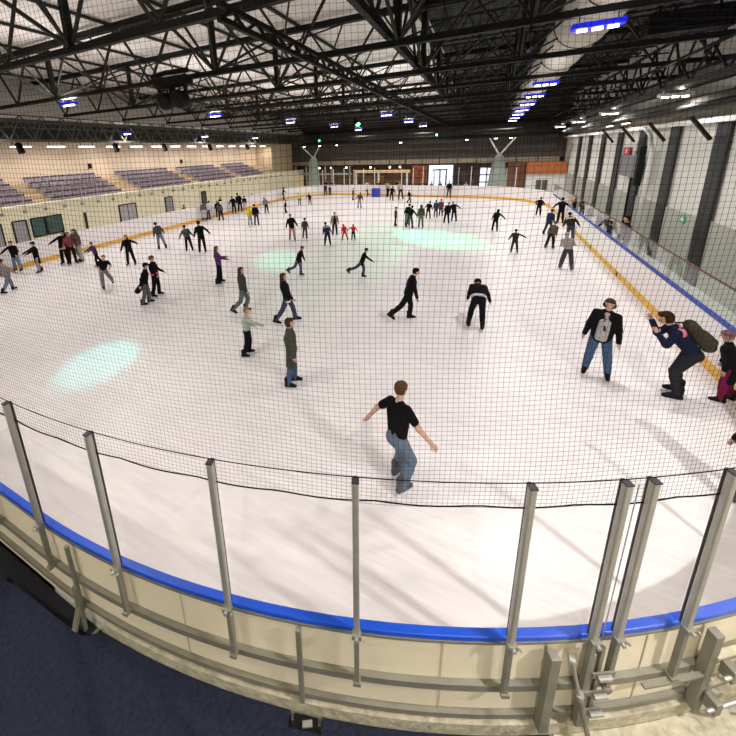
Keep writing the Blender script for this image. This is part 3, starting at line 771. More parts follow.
MB().tube([Mid + Vector((0, 0, .02)), Mid - Vector((0, 0, .02))], .032, 10).build('rod_joint', M_STEEL, t)
MB().tube([A_ - Vector((.02, 0, 0)), A_ + Vector((.02, 0, 0))], .03, 10).build('rod_eye', M_STEEL, t)
board_stud(28.1, .05, .05, .17, 1.06, near, 'gate_stud'); 
for i, (a, z) in enumerate([(34.6, .74), (34.3, .36)]):
    t = empty('gate_latch', near3(a, .15, z), 'steel sliding gate latch on the boards at the right edge, ' + ['upper one', 'lower one'][i], 'latch', 'gate latches at the right edge')
    MB().beam(near3(a - .5, .16, z - .07), near3(a - .5, .16, z + .07), .07, .09, up=nearn(a)).build('latch_box', M_STEEL_D, t, bevel=.006)
    MB().tube([near3(a - 1.0, .19, z), near3(a + 1.6, .19, z + .01)], .016, 8).build('bolt_rod', M_STEEL, t)
    MB().beam(near3(a + .1, .2, z - .05), near3(a + .9, .28, z + .04), .05, .03, up=nearn(a)).build('lever', M_STEEL, t)
sweep([nearp(a, .075) for a in (30.6, 31.6, 32.6, 33.5)], .0, .035, .60, .62).build('ledge', M_STEEL_D, near)
sweep([nearp(a, .075) for a in (33.7, 34.7, 35.7, 36.7)], .0, .05, .82, .84).build('ledge', M_CONC, near)
sweep([nearp(a, .075) for a in (33.7, 34.7, 35.7, 36.7)], .0, .05, .50, .52).build('ledge', M_CONC, near)

# right side glass: frameless panes with a red-brown top edge
M_EDGE = mat('red_brown_edge', (0.13, 0.06, 0.045), .6)
yy = 8.3
i = 0
while yy < 32.6:
    y1 = min(yy + 2.42, 32.75)
    t = empty('acrylic_shield', (XR + .04, yy, 1.2), 'low pane with red-brown top edge, right boards, %s to the camera' % nth(i), 'glass pane', 'acrylic panes on the right boards')
    B(XR + .03, XR + .045, yy + .01, y1 - .01, 1.2, 1.93).build('sheet', M_GLASS_R, t)
    B(XR + .02, XR + .055, yy, y1, 1.93, 1.965).build('top_edge', M_EDGE, t)
    yy += 2.42; i += 1
# far glass and white posts
M_POSTW = mat('white_post', (0.72, 0.70, 0.66), .5)
fx = [-17.22, -16.07, -14.82, -13.61, -12.47, -11.21, -8.23, -7.03, -6.01, -4.91, -2.55, -1.41, 1.64, 2.4]
def yfar(x):
    if x < XL + 5.5: return YF - 5.5 + math.sqrt(5.5 ** 2 - (x - XL - 5.5) ** 2)
    if x > XR - 5.5: return YF - 5.5 + math.sqrt(5.5 ** 2 - (x - XR + 5.5) ** 2)
    return YF
for i, x in enumerate(fx):
    MB().beam((x, yfar(x) + .14, -.1), (x, yfar(x) + .14, 2.9 + .1 * (i % 3)), .07).build('glass_post', M_POSTW, label='thin white glass post on the far boards, number %d from the left' % (i + 1), cat='post', group='white posts on the far boards')
for i, (a, b) in enumerate(zip(fx[:-1], fx[1:])):
    if i == 5: continue
    sweep([(a + .05, yfar(a + .05)), (b - .05, yfar(b - .05))][::-1], .07, .085, 1.2, 2.6).build('acrylic_shield', M_GLASS, label='clear far pane between white posts %d and %d from the left' % (i + 1, i + 2), cat='glass pane', group='panes on the far boards')
B(-11.2, -10.3, 37.2, 37.6, 0, .95).build('skating_aid', mat('aid_blue', (0.03, 0.06, 0.40), .4, 0, .4, 4), label='bright blue plastic box on the ice at the far gate', cat='box', bevel=.05)

# ================================================================ NET
def build_net():
    step = .0355
    base = [p for p in NEAR if True]
    P = resample(offs([(-9.0, 1.38), (-8.2, 1.38)] + NEAR[2:] + [(XR, 9.2)], .05), step)
    z0, z1 = 2.53, 7.42
    nz = int((z1 - z0) / step)
    net = empty('safety_net', (0, 1.5, z0), 'fine dark knotted safety net hanging above the near glass up to the roof', 'net')
    r = .00092
    P = np.array(P); nP = len(P)
    T = np.gradient(P, axis=0); T /= np.linalg.norm(T, axis=1)[:, None]; Nn = np.stack([T[:, 1], -T[:, 0]], 1)
    s = np.arange(nP) * step
    def pos(si, z):
        """net point with gentle slack"""
        k = si / step; i0 = np.clip(np.floor(k).astype(int), 0, nP - 2); f = k - i0
        p = P[i0] * (1 - f)[..., None] + P[i0 + 1] * f[..., None]; nn = Nn[i0]
        w = (.018 * np.sin(z * 2.3 + si * .9) + .012 * np.sin(si * 2.9 - z * 1.3)) * np.clip((z - 2.6) / .6, 0, 1)
        dz = .012 * np.sin(si * 1.7 + z) + .006 * np.sin(si * 5.1 + 2 * z)
        ds = .010 * np.sin(z * 3.1 + si * .6)
        q = p + nn * w[..., None] + T[i0] * ds[..., None]
        return np.concatenate([q, (z + dz)[..., None]], -1), np.concatenate([nn, np.zeros(nn.shape[:-1] + (1,))], -1), np.concatenate([T[i0], np.zeros(nn.shape[:-1] + (1,))], -1)
    Vs = []; Fs = []; off = 0
    def strands(C, e1, e2):
        """C: (m, n, 3) centre lines; triangular section"""
        nonlocal off
        m, n, _ = C.shape
        V = np.stack([C + e1 * r, C - e1 * r * .5 + e2 * r * .87, C - e1 * r * .5 - e2 * r * .87], 2)
        Vs.append(V.reshape(-1, 3))
        idx = np.arange(m * n * 3).reshape(m, n, 3) + off
        for j in range(3):
            a = idx[:, :-1, j]; b = idx[:, :-1, (j + 1) % 3]; c = idx[:, 1:, (j + 1) % 3]; d = idx[:, 1:, j]
            Fs.append(np.stack([a, b, c, d], -1).reshape(-1, 4))
        off += m * n * 3
    # horizontals
    sh = np.arange(0, (nP - 1.01) * step, .1065); zz = z0 + step * np.arange(nz + 1)
    S, Z = np.meshgrid(sh, zz); C, n1, t1 = pos(S, Z)
    strands(C, n1, np.broadcast_to(np.array([0, 0, 1.0]), C.shape))
    # verticals
    sv = np.arange(0, (nP - 1.01) * step, step); zv = np.linspace(z0, z0 + nz * step, 34)
    Z, S = np.meshgrid(zv, sv); C, n1, t1 = pos(S, Z)
    strands(C, n1, t1)
    V = np.concatenate(Vs); F = np.concatenate(Fs)
    V = V - np.array(net.location)
    me = bpy.data.meshes.new('mesh'); me.vertices.add(len(V)); me.vertices.foreach_set('co', V.ravel())
    me.loops.add(F.size); me.loops.foreach_set('vertex_index', F.ravel().astype(np.int32))
    me.polygons.add(len(F)); me.polygons.foreach_set('loop_start', np.arange(0, F.size, 4, dtype=np.int32)); 
    me.update(calc_edges=True); me.validate(); me.materials.append(M_NET)
    o = bpy.data.objects.new('mesh_panel', me); COL.objects.link(o); o.parent = net
    Pp = [tuple(p) for p in P[::3]]
    MB().tube([(p[0], p[1], 2.545 - .02 * abs(math.sin(k * .15 * math.pi))) for k, p in enumerate(Pp)], .0055, 5).build('lower_cord', M_NET, net)
    MB().tube([(p[0], p[1], 2.742) for k, p in enumerate(Pp)], .004, 5).build('middle_cord', M_NET, net)
    MB().tube([(p[0], p[1], 7.43) for k, p in enumerate(Pp)], .008, 5).build('upper_cord', M_NET, net)
build_net()

# ================================================================ FLOOR COVERINGS IN FRONT
M_MAT = mat('navy_rubber', (0.011, 0.014, 0.032), .75, 0, .95, 26, .5, detail=12, spec=.25)
def poly_slab(pts, z0, z1, name, m, **k):
    n = len(pts)
    mb = MB().add([(x, y, z0) for x, y in pts] + [(x, y, z1) for x, y in pts],
                  [tuple(reversed(range(n))), tuple(range(n, 2 * n))] + [(i, (i + 1) % n, n + (i + 1) % n, n + i) for i in range(n)])
    return mb.build(name, m, **k)
O_ = .066
notch = [nearp(15.5, O_), nearp(15.5, O_ + .1), nearp(17.0, O_ + .1), nearp(17.0, O_)]
front = [nearp(a, O_) for a in (4.6, 6, 7.5, 9, 10.5, 12, 13.5, 14.6)] + notch + [nearp(a, O_) for a in (18, 19.5, 21, 22.5, 24, 25.5, 27)]
poly_slab([(-8, -3.5), (0.9, -3.5), (1.0, 2.3)] + front[::-1] + [(-3.57, 1.23), (-4.02, 1.21), (-5.2, 1.15), (-8, 1.05)], -.1, .03, 'rubber_mat', M_MAT, label='dark navy rubber floor mat covering the walkway at bottom left', cat='floor mat')
poly_slab([(-9, 1.04), (-8, 1.06), (-5.2, 1.16), (-4.02, 1.22), (-3.57, 1.24), (-3.45, 1.28), (-3.45, 1.379), (-9, 1.379)], -.1, -.085, 'floor_strip', mat('recess_shade_black', (0.006, 0.007, 0.013), .8), label='sunken floor strip painted as shade between the navy mat and the boards at left', cat='floor mat')  # black colour stands for the shadow in the gap beside the boards
M_TREAD = bpy.data.materials.new('studded_mat'); M_TREAD.use_nodes = True
def _tread():
    nt = M_TREAD.node_tree; b = nt.nodes['Principled BSDF']; b.inputs['Roughness'].default_value = .8
    tc = nt.nodes.new('ShaderNodeTexCoord'); v = nt.nodes.new('ShaderNodeTexVoronoi'); v.inputs['Scale'].default_value = 34; v.inputs['Randomness'].default_value = .15
    nt.links.new(tc.outputs['Object'], v.inputs['Vector'])
    mx = nt.nodes.new('ShaderNodeMix'); mx.data_type = 'RGBA'; mx.inputs[6].default_value = (.46, .42, .30, 1); mx.inputs[7].default_value = (.20, .18, .13, 1)
    mr = nt.nodes.new('ShaderNodeMapRange'); mr.inputs[2].default_value = .6
    nt.links.new(v.outputs['Distance'], mr.inputs[0]); nt.links.new(mr.outputs[0], mx.inputs[0]); nt.links.new(mx.outputs[2], b.inputs['Base Color'])
    bp = nt.nodes.new('ShaderNodeBump'); bp.inputs['Strength'].default_value = .6; bp.inputs['Distance'].default_value = .02; bp.invert = True
    nt.links.new(v.outputs['Distance'], bp.inputs['Height']); nt.links.new(bp.outputs[0], b.inputs['Normal'])
_tread()
tr = [nearp(a, .26) for a in np.linspace(28.5, 44, 14)]
poly_slab([(1.02, -3.5), (6.6, -3.5), (6.6, 4.5)] + [nearp(46, .26)] + tr[::-1], -.1, .03, 'studded_mat', M_TREAD, label='beige studded anti-slip floor mat at bottom right', cat='floor mat')
struct(sweep([nearp(a, .064) for a in np.linspace(27.2, 46, 18)], 0, .19, -.1, .02), 'curb_apron', M_CONC)
t = empty('floor_box', (*nearp(16.2, .12), -.03), 'black metal floor clamp in the notch of the navy mat under the boards', 'clamp')
p0 = near3(15.7, .075, .0); p1 = near3(16.8, .075, .0); nn = nearn(16.3)
MB().beam(p0 + nn * .05, p1 + nn * .05, .10, .05).build('clamp_body', M_BLACK, t)
MB().beam(p0.lerp(p1, .4) + nn * .06 + Vector((0, 0, .03)), p0.lerp(p1, .8) + nn * .04 + Vector((0, 0, .03)), .04, .02).build('clamp_lever', M_STEEL, t)

# ================================================================ RIGHT WALL ITEMS
t = empty('scoreboard', (6.6, 23.6, 3.2), 'grey scoreboard box with a small red panel hung on the right wall', 'scoreboard')
B(6.55, 6.75, 22.6, 25.2, 3.2, 4.3).build('cabinet', mat('score_grey', (0.14, 0.14, 0.13), .5), t, bevel=.02)
B(6.5, 6.6, 23.7, 24.7, 4.3, 4.68).build('red_panel', mat('score_red', (0.26, 0.015, 0.03), .5, emit=((.6, .02, .04), .05)), t)
k = MB(); k.box(6.49, 6.5, 24.15, 24.3, 4.4, 4.58); k.build('panel_mark', M_WHITEP, t)
t = empty('speaker_pole', (6.5, 22.3, 0), 'tall black pole with a column speaker beside the scoreboard', 'speaker pole')
MB().tube([(6.5, 22.9, -.1), (6.5, 22.9, 3.2)], .05, 8).build('pole', M_BLACK, t)
B(6.38, 6.62, 21.9, 22.25, 2.9, 4.75).build('column_speaker', M_BLACK, t, bevel=.02)
MB().beam((6.5, 22.1, 3.05), (6.5, 22.9, 3.05), .05).build('bracket', M_BLACK, t)
MB().tube([(6.62, 21.4, 0), (6.62, 21.4, 4.6), (6.62, 21.8, 5.2), (6.62, 22.6, 5.55)], .09, 10).build('bent_pipe', M_WHITEP, smooth=True, label='pale bent pipe rising on the right wall beside the column speaker', cat='pipe')
t = empty('exit_sign', (6.93, 18.1, 2.0), 'small green emergency sign on the right wall', 'sign')
B(6.9, 6.935, 17.92, 18.32, 1.86, 2.14).build('plate', mat('sign_green', (0.02, 0.28, 0.12), .5, emit=((.02, .5, .2), .15)), t)
k = MB(); k.box(6.893, 6.9, 18.08, 18.14, 1.9, 2.1); k.box(6.893, 6.9, 18.16, 18.26, 1.97, 2.02); k.box(6.893, 6.9, 17.98, 18.05, 1.92, 2.06)
k.build('pictogram', M_WHITEP, t)
for i, y in enumerate([9.4, 12.9, 16.6, 20.2]):
    pass

# ================================================================ PEOPLE
def cap(a, b, ra, rb=None):
    return (np.array(a, float), np.array(b, float), ra, ra if rb is None else rb)
def sdf_caps(P, prims, k):
    D = None
    for a, b, ra, rb in prims:
        ba = b - a; L = float(ba @ ba)
        pa = P - a
        h = np.clip((pa @ ba) / L, 0, 1) if L > 1e-9 else np.zeros(P.shape[:-1])
        d = np.linalg.norm(pa - h[..., None] * ba, axis=-1) - (ra + (rb - ra) * h)
        if D is None: D = d
        else:
            m = np.clip(.5 + .5 * (D - d) / k, 0, 1)
            D = D * (1 - m) + d * m - k * m * (1 - m)
    return D
EDG = [((0, 0, 0), 0), ((0, 1, 0), 0), ((0, 0, 1), 0), ((0, 1, 1), 0), ((0, 0, 0), 1), ((1, 0, 0), 1), ((0, 0, 1), 1), ((1, 0, 1), 1), ((0, 0, 0), 2), ((1, 0, 0), 2), ((0, 1, 0), 2), ((1, 1, 0), 2)]
def surfnets(D, o, res):
    n = np.array(D.shape); ins = D < 0
    acc = np.zeros(tuple(n - 1) + (3,)); cnt = np.zeros(tuple(n - 1))
    for (c, ax) in EDG:
        s0 = tuple(slice(c[i], c[i] + n[i] - 1) for i in range(3))
        c1 = list(c); c1[ax] += 1
        s1 = tuple(slice(c1[i], c1[i] + n[i] - 1) for i in range(3))
        a = D[s0]; b = D[s1]; x = (a < 0) != (b < 0)
        t = np.where(x, a / np.where(x, a - b, 1), 0)
        q = np.zeros(a.shape + (3,)); q += np.array(c, float); q[..., ax] += t
        acc += q * x[..., None]; cnt += x
    act = cnt > 0
    idx = -np.ones(act.shape, int); idx[act] = np.arange(act.sum())
    g = np.stack(np.nonzero(act), 1)
    V = (g + acc[act] / cnt[act][:, None]) * res + o
    F = []
    for ax in range(3):
        u, v = (ax + 1) % 3, (ax + 2) % 3
        sl0 = [slice(1, n[i] - 1) for i in range(3)]; sl1 = list(sl0)
        sl0[ax] = slice(0, n[ax] - 1); sl1[ax] = slice(1, n[ax])
        a = ins[tuple(sl0)]; b = ins[tuple(sl1)]
        for flip, mask in ((False, a & ~b), (True, ~a & b)):
            ii = np.stack(np.nonzero(mask), 1)
            if not len(ii): continue
            base = ii.copy()
            for i in range(3):
                if i != ax: base[:, i] += 1
            def cell(du, dv):
                c = base.copy(); c[:, u] -= du; c[:, v] -= dv
                return idx[c[:, 0], c[:, 1], c[:, 2]]
            q = np.stack([cell(1, 1), cell(0, 1), cell(0, 0), cell(1, 0)], 1)
            if flip: q = q[:, ::-1]
            F.append(q)
    F = np.concatenate(F)
    return V, F
def blob(prims, res, k=.03, cut=None):
    lo = np.min([np.minimum(a, b) - max(ra, rb) for a, b, ra, rb in prims], 0) - res * 2.5
    hi = np.max([np.maximum(a, b) + max(ra, rb) for a, b, ra, rb in prims], 0) + res * 2.5
    n = np.ceil((hi - lo) / res).astype(int) + 1
    ax = [lo[i] + res * np.arange(n[i]) for i in range(3)]
    P = np.stack(np.meshgrid(*ax, indexing='ij'), -1)
    D = sdf_caps(P, prims, k)
    if cut is not None: D = cut(P, D)
    D = np.where(np.abs(D) < 1e-9, 1e-6, D)
    V, F = surfnets(D, lo, res)
    return V, F
def npmesh(name, V, F, m, smooth=True):
    me = bpy.data.meshes.new(name); me.vertices.add(len(V)); me.vertices.foreach_set('co', np.asarray(V, np.float32).ravel())
    F = np.asarray(F, np.int32)
    me.loops.add(F.size); me.loops.foreach_set('vertex_index', F.ravel())
    me.polygons.add(len(F)); me.polygons.foreach_set('loop_start', np.arange(0, F.size, F.shape[1], dtype=np.int32))
    me.update(calc_edges=True)
    if smooth: me.polygons.foreach_set('use_smooth', [True] * len(F))
    me.materials.append(m)
    return me
def child(me, name, parent, **k):
    o = bpy.data.objects.new(name, me); COL.objects.link(o); o.parent = parent
    return set_tags(o, **k)
def capquads(a, b, ra, rb, n=6):
    """little capped finger tube as quads"""
    a = np.array(a); b = np.array(b); d = b - a; d = d / (np.linalg.norm(d) + 1e-9)
    u = np.cross(d, [0, 0, 1.0]);
    if np.linalg.norm(u) < .1: u = np.cross(d, [1.0, 0, 0])
    u /= np.linalg.norm(u); v = np.cross(d, u)
    rings = [(a - d * ra * .6, ra * .5), (a, ra), (b, rb), (b + d * rb * .7, rb * .45)]
    V = []
    for c, r in rings:
        for j in range(n):
            t = 2 * math.pi * j / n; V.append(c + (u * math.cos(t) + v * math.sin(t)) * r)
    F = []
    for i in range(3):
        for j in range(n): F.append((i * n + j, i * n + (j + 1) % n, (i + 1) * n + (j + 1) % n, (i + 1) * n + j))
    F.append((0, 5, 4, 3)); F.append((0, 3, 2, 1)); k = 3 * n
    F.append((k, k + 1, k + 2, k + 3)); F.append((k, k + 3, k + 4, k + 5))
    return V, F
# shared skate / shoe meshes
bp = [cap((0, -.03, .10), (0, -.03, -.02), .055, .05), cap((0, -.05, -.05), (0, .14, -.055), .042, .034), cap((0, .0, .0), (0, .10, -.045), .048, .036)]
bV, bF = blob(bp, .012, .02)
BOOT = {'k': npmesh('boot', bV, bF, mat('boot_black', (0.004, 0.004, 0.005), .5, spec=.15)), 'w': npmesh('boot_w', bV, bF, mat('boot_grey', (0.06, 0.06, 0.065), .35)), 'n': npmesh('boot_n', bV, bF, mat('boot_brown', (0.05, 0.025, 0.02), .4))}
blm = MB()
blm.box(-.006, .006, -.12, .19, -.148, -.112); blm.box(-.012, .012, -.085, -.03, -.12, -.085); blm.box(-.012, .012, .06, .13, -.12, -.085)
BLADE = mesh_from('blade', blm.V, blm.F, mat('blade_steel', (0.75, 0.75, 0.78), .35, .6))
slm = MB(); slm.box(-.045, .045, -.1, .175, -.1, -.082)
SOLE = mesh_from('sole', slm.V, slm.F, mat('sole', (0.1, 0.1, 0.1), .6))

def rx(a): c, s = math.cos(R(a)), math.sin(R(a)); return np.array([[1, 0, 0], [0, c, s], [0, -s, c]])   # pitch forward (+Y) for +Z
def ry(a): c, s = math.cos(R(a)), math.sin(R(a)); return np.array([[c, 0, s], [0, 1, 0], [-s, 0, c]])
def dirv(p, ab, side):
    """unit vector pointing down, pitched forward p degrees and swung outwards ab degrees"""
    return np.array([math.sin(R(ab)) * side, math.sin(R(p)) * math.cos(R(ab)), -math.cos(R(p)) * math.cos(R(ab))])
def unit(v): return v / np.linalg.norm(v)

def person(x, y, h, rz, top, leg, hc, hs, jk, pose, label, ex):
    dist = math.hypot(x, y)
    res = .015 if dist < 13 else (.022 if dist < 22 else .032)
    fine = dist < 13
    g = lambda k, d: pose.get(k, d)
    hl, hr = g('hl', (3, 4, 4)), g('hr', (-3, 4, 4)); al, ar = g('al', (5, 9, 15)), g('ar', (5, 9, 15))
    P0 = np.array([0, 0, .95]); RT = ry(g('side', 0)) @ rx(g('lean', 0))
    def T(v): return P0 + RT @ np.array(v, float)
    J = {}
    for s, q, nm in ((-1, hl, 'l'), (1, hr, 'r')):
        hip = P0 + np.array([.085 * s, 0, -.02])
        kn = hip + dirv(q[0], q[1], s) * .42
        an = kn + dirv(q[0] - q[2], q[1] * .8, s) * .41
        J['hip' + nm], J['kn' + nm], J['an' + nm] = hip, kn, an
    for s, q, nm in ((-1, al, 'l'), (1, ar, 'r')):
        sh = T((.175 * s, 0, .47))
        RA = RT if abs(g('lean', 0)) < 20 else np.eye(3)
        el = sh + RA @ dirv(q[0], q[1], s) * .28
        ab2 = q[1] * (.75 if not g('inw', 0) else -.9)
        wr = el + RA @ dirv(q[0] + q[2] * (1 if not g('inw', 0) else .35), ab2, s) * .25
        hd = unit(wr - el)
        J['sh' + nm], J['el' + nm], J['wr' + nm], J['hd' + nm] = sh, el, wr, hd
    low = 'l' if J['anl'][2] < J['anr'][2] else 'r'
    # head
    nk0, nk1 = T((0, 0, .52)), T((0, .015, .60))
    RH = ry(g('side', 0) * .5) @ rx(g('lean', 0) * (.55 if g('lean', 0) < 45 else 1.25))
    hdc = nk1 + RH @ np.array([0, .02, .105])
    top_z = hdc[2] + .12
    sc0 = h
    base = np.array([0, 0, J['an' + low][2] - .148])
    def W(v): return (np.asarray(v) - base) * sc0
    S = sc0
    def tp(prims): return [(W(a), W(b), ra * S, rb * S) for a, b, ra, rb in prims]
    def torso(o, zlo=-.02):
        L = [cap(T((-.07, 0, zlo)), T((-.092, .0, .36)), .09 + o, .108 + o), cap(T((.07, 0, zlo)), T((.092, .0, .36)), .09 + o, .108 + o),
             cap(T((0, .01, zlo)), T((0, .02, .36)), .10 + o, .118 + o), cap(T((-.04, 0, .49)), T((-.155, 0, .455)), .06 + o, .05 + o), cap(T((.04, 0, .49)), T((.155, 0, .455)), .06 + o, .05 + o)]
        return L
    def arm(nm, o, part=1.0):
        sh, el, wr = J['sh' + nm], J['el' + nm], J['wr' + nm]
        if part <= .5: return [cap(sh, sh + (el - sh) * part * 2 * .8, .058 + o, .052 + o)]
        return [cap(sh, el, .052 + o, .042 + o), cap(el, el + (wr - el) * min(1, part), .042 + o, .030 + o)]
    def legp(nm, o, bag=0):
        hp, kn, an = J['hip' + nm], J['kn' + nm], J['an' + nm]
        cf = kn + (an - kn) * .3
        return [cap(hp, kn, .088 + o, .057 + o + bag), cap(kn, cf, .055 + o + bag, .056 + o + bag), cap(cf, an, .056 + o + bag, .040 + o + bag)]
    # ---- body (skin)
    body = torso(-.012) + arm('l', 0) + arm('r', 0) + legp('l', -.008) + legp('r', -.008) + [cap(T((-.05, 0, 0)), T((.05, 0, 0)), .09), cap(nk0, nk1 + RH @ np.array([0, .01, .06]), .055, .05)]
    for nm in 'lr':
        wr, hd = J['wr' + nm], J['hd' + nm]
        body.append(cap(wr, wr + hd * .075, .026, .034))
        an = J['an' + nm]; body.append(cap(an, an + np.array([0, .1, -.06]), .035, .03))
    V, F = blob(tp(body), res * 1.05, .03 * S)
    Vh, Fh = [], []
    # head in finer resolution
    def HH(v): return hdc + RH @ np.array(v, float)
    head = [cap(HH((0, -.012, .028)), HH((0, .018, .03)), .083, .078), cap(HH((0, .03, -.02)), HH((0, .045, -.072)), .062, .036),
            cap(HH((0, 0, -.03)), HH((0, -.01, -.10)), .056, .052), cap(HH((0, .098, .012)), HH((0, .115, -.022)), .010, .014),
            cap(HH((-.078, .005, .012)), HH((-.082, .0, -.02)), .016, .012), cap(HH((.078, .005, .012)), HH((.082, .0, -.02)), .016, .012),
            cap(HH((-.03, .082, .03)), HH((.03, .082, .03)), .014)]
    V2, F2 = blob(tp(head), (.0075 if fine else .014) * max(S, .8), .014 * S)
    Vs = [V, V2]; Fs = [F, F2 + len(V)]; off = len(V) + len(V2)
    for nm, s in (('l', -1), ('r', 1)):
        wr, hd = J['wr' + nm], J['hd' + nm]
        fw = np.array([0, 1, 0.]); side = unit(np.cross(hd, np.array([s * 1.0, .2, .1])))      # across the palm, roughly forward
        pn = unit(np.cross(side, hd)) * (1 if s > 0 else -1)
        palm = wr + hd * .07
        for q, (o_, L) in enumerate(((-.027, .060), (-.009, .074), (.009, .078), (.027, .068))):
            a = palm + side * o_; m1 = a + unit(hd + side * o_ * 3) * L * .55; m2 = m1 + unit(hd + pn * -.5) * L * .5
            for (p, q2, r1, r2) in ((a, m1, .0095, .009), (m1, m2, .009, .0075)):
                v, f = capquads(W(p), W(q2), r1 * S, r2 * S); Vs.append(np.array(v)); Fs.append(np.array(f) + off); off += len(v)
        a = wr + hd * .02 + side * .024; m1 = a + unit(hd + side * .9) * .042; m2 = m1 + unit(hd + side * .35) * .03
        for (p, q2, r1, r2) in ((a, m1, .012, .010), (m1, m2, .010, .008)):
            v, f = capquads(W(p), W(q2), r1 * S, r2 * S); Vs.append(np.array(v)); Fs.append(np.array(f) + off); off += len(v)
    root = bpy.data.objects.new('person', npmesh('body', np.concatenate(Vs), np.concatenate(Fs), M_SKIN))
    COL.objects.link(root); root.location = (x, y, ex.get('z', 0.0)); root.rotation_euler = (0, 0, rz)
    set_tags(root, label, 'person')
    # ---- trousers
    bag = .022 if ex.get('baggy') or jk == 'tee' else .008
    tr = legp('l', .014, bag) + legp('r', .014, bag) + [cap(T((-.06, 0, -.03)), T((-.055, 0, .09)), .108, .100), cap(T((.06, 0, -.03)), T((.055, 0, .09)), .108, .100), cap(P0 + np.array([-.06, -.02, -.03]), P0 + np.array([.06, -.02, -.03]), .11)]
    v, f = blob(tp(tr), res, .02 * S)
    child(npmesh('trousers', v, f, fabric(leg)), 'trousers', root)
    # ---- jacket
    o = .018
    if jk == 'tee':
        jp = torso(.006, .07) + arm('l', .012, .4) + arm('r', .012, .4)
    else:
        o = .014 if jk == 'waist' else .018
        lo_ = {'waist': .06, 'hip': -.02, 'coat': -.03, 'cape': -.03}[jk]
        jp = torso(o, lo_) + arm('l', .016) + arm('r', .016)
        jp.append(cap(nk0, nk0 + (nk1 - nk0) * .4, .062))
        if jk == 'hip': jp += [cap(P0 + np.array([-.06, 0, -.07]), T((-.06, 0, .05)), .118), cap(P0 + np.array([.06, 0, -.07]), T((.06, 0, .05)), .118)]
        if jk in ('coat', 'cape'):
            kz = (J['knl'] + J['knr']) / 2 * .8 + (J['hipl'] + J['hipr']) / 2 * .2
            bk = np.array([0, -.30 if jk == 'cape' else -.02, .04 if jk == 'cape' else 0])
            for s in (-1, 1): jp += [cap(P0 + np.array([.06 * s, 0, 0]), kz + np.array([.085 * s, .0, 0]) + bk, .12, .115)]
            jp += [cap(P0, kz + bk, .12, .12)]
    v, f = blob(tp(jp), res, .028 * S)
    child(npmesh('jacket', v, f, fabric(top)), 'shirt' if jk == 'tee' else 'jacket', root)
    # ---- hair / hat
    def hcut(P, D):
        q = (P / S + base - hdc) @ RH
        face = np.minimum(q[..., 1] - .035, .055 - q[..., 2])          # in front of the ears and below the hairline
        low_ = -.055 - q[..., 2] if hs in ('short', 'beanie', 'cap') else -.5 - q[..., 2]
        D = np.maximum(D, face * S)
        return np.maximum(D, low_ * S)
    hp_ = [cap(HH((0, -.016, .034)), HH((0, .012, .038)), .093, .086), cap(HH((0, -.03, .0)), HH((0, -.03, -.04)), .082, .07)]
    if hs == 'bowl': hp_ += [cap(HH((-.05, 0, -.02)), HH((.05, 0, -.02)), .062), cap(HH((-.03, .05, .07)), HH((.03, .05, .07)), .045)]
    if hs == 'long': hp_ += [cap(HH((-.04, -.03, 0)), T((-.06, -.10, .36)), .062, .035), cap(HH((.04, -.03, 0)), T((.06, -.10, .36)), .062, .035), cap(HH((0, -.05, 0)), T((0, -.12, .34)), .06, .04)]
    if hs == 'hood': hp_ += [cap(HH((0, -.03, .02)), T((0, -.05, .5)), .102, .09)]
    v, f = blob(tp(hp_), (.009 if fine else .016) * max(S, .8), .02 * S, hcut)
    child(npmesh('hair', v, f, fabric(top if hs == 'hood' else hc, 'hair')), 'hood' if hs == 'hood' else 'hair', root)
    if hs in ('beanie', 'cap'):
        def bc(P, D):
            q = (P / S + base - hdc) @ RH
            return np.maximum(D, (.035 - q[..., 2]) * S)
        hh = [cap(HH((0, -.016, .042)), HH((0, .012, .046)), .103, .096)]
        if hs == 'cap': hh.append(cap(HH((0, .08, .055)), HH((0, .14, .05)), .03, .02)); hh.append(cap(HH((-.07, .0, .05)), HH((.07, .0, .05)), .05))
        v, f = blob(tp(hh), (.009 if fine else .016) * max(S, .8), .02 * S, bc)
        child(npmesh('hat', v, f, fabric(ex.get('hat', hc), 'hat')), 'hat', root)
    # ---- extras
    if 'shirt' in ex:
        v, f = blob(tp([cap(T((0, .07, .49)), T((0, .09, .34)), .05, .078), cap(T((-.03, .09, .34)), T((-.03, .095, -.03)), .075, .072), cap(T((.035, .09, .34)), T((.035, .095, -.03)), .072, .072)]), res * .7, .03 * S)
        child(npmesh('under_shirt', v, f, fabric(ex['shirt'])), 'under_shirt', root)
    if 'scarf' in ex:
        v, f = blob(tp([cap(T((-.06, .03, .50)), T((.06, .03, .50)), .04), cap(T((.04, .11, .47)), T((-.02, .165, .18)), .022, .024), cap(T((-.04, .09, .49)), T((.02, .15, .36)), .022)]), .012, .015 * S)
        child(npmesh('scarf', v, f, fabric(ex['scarf'], 'scarf')), 'scarf', root)
    if 'band' in ex:
        zb = .06 if jk == 'waist' else .03
        v, f = blob(tp([cap(T((-.075, 0, zb)), T((.075, 0, zb)), .135), cap(T((-.05, 0, zb)), T((.05, 0, zb)), .138)]), res * .8, .02 * S, lambda P, D: np.maximum(D, (np.abs(((P / S + base - T((0, 0, zb))) @ RT)[..., 2]) - .04) * S))
        child(npmesh('waistband', v, f, fabric(ex['band'])), 'waistband', root)
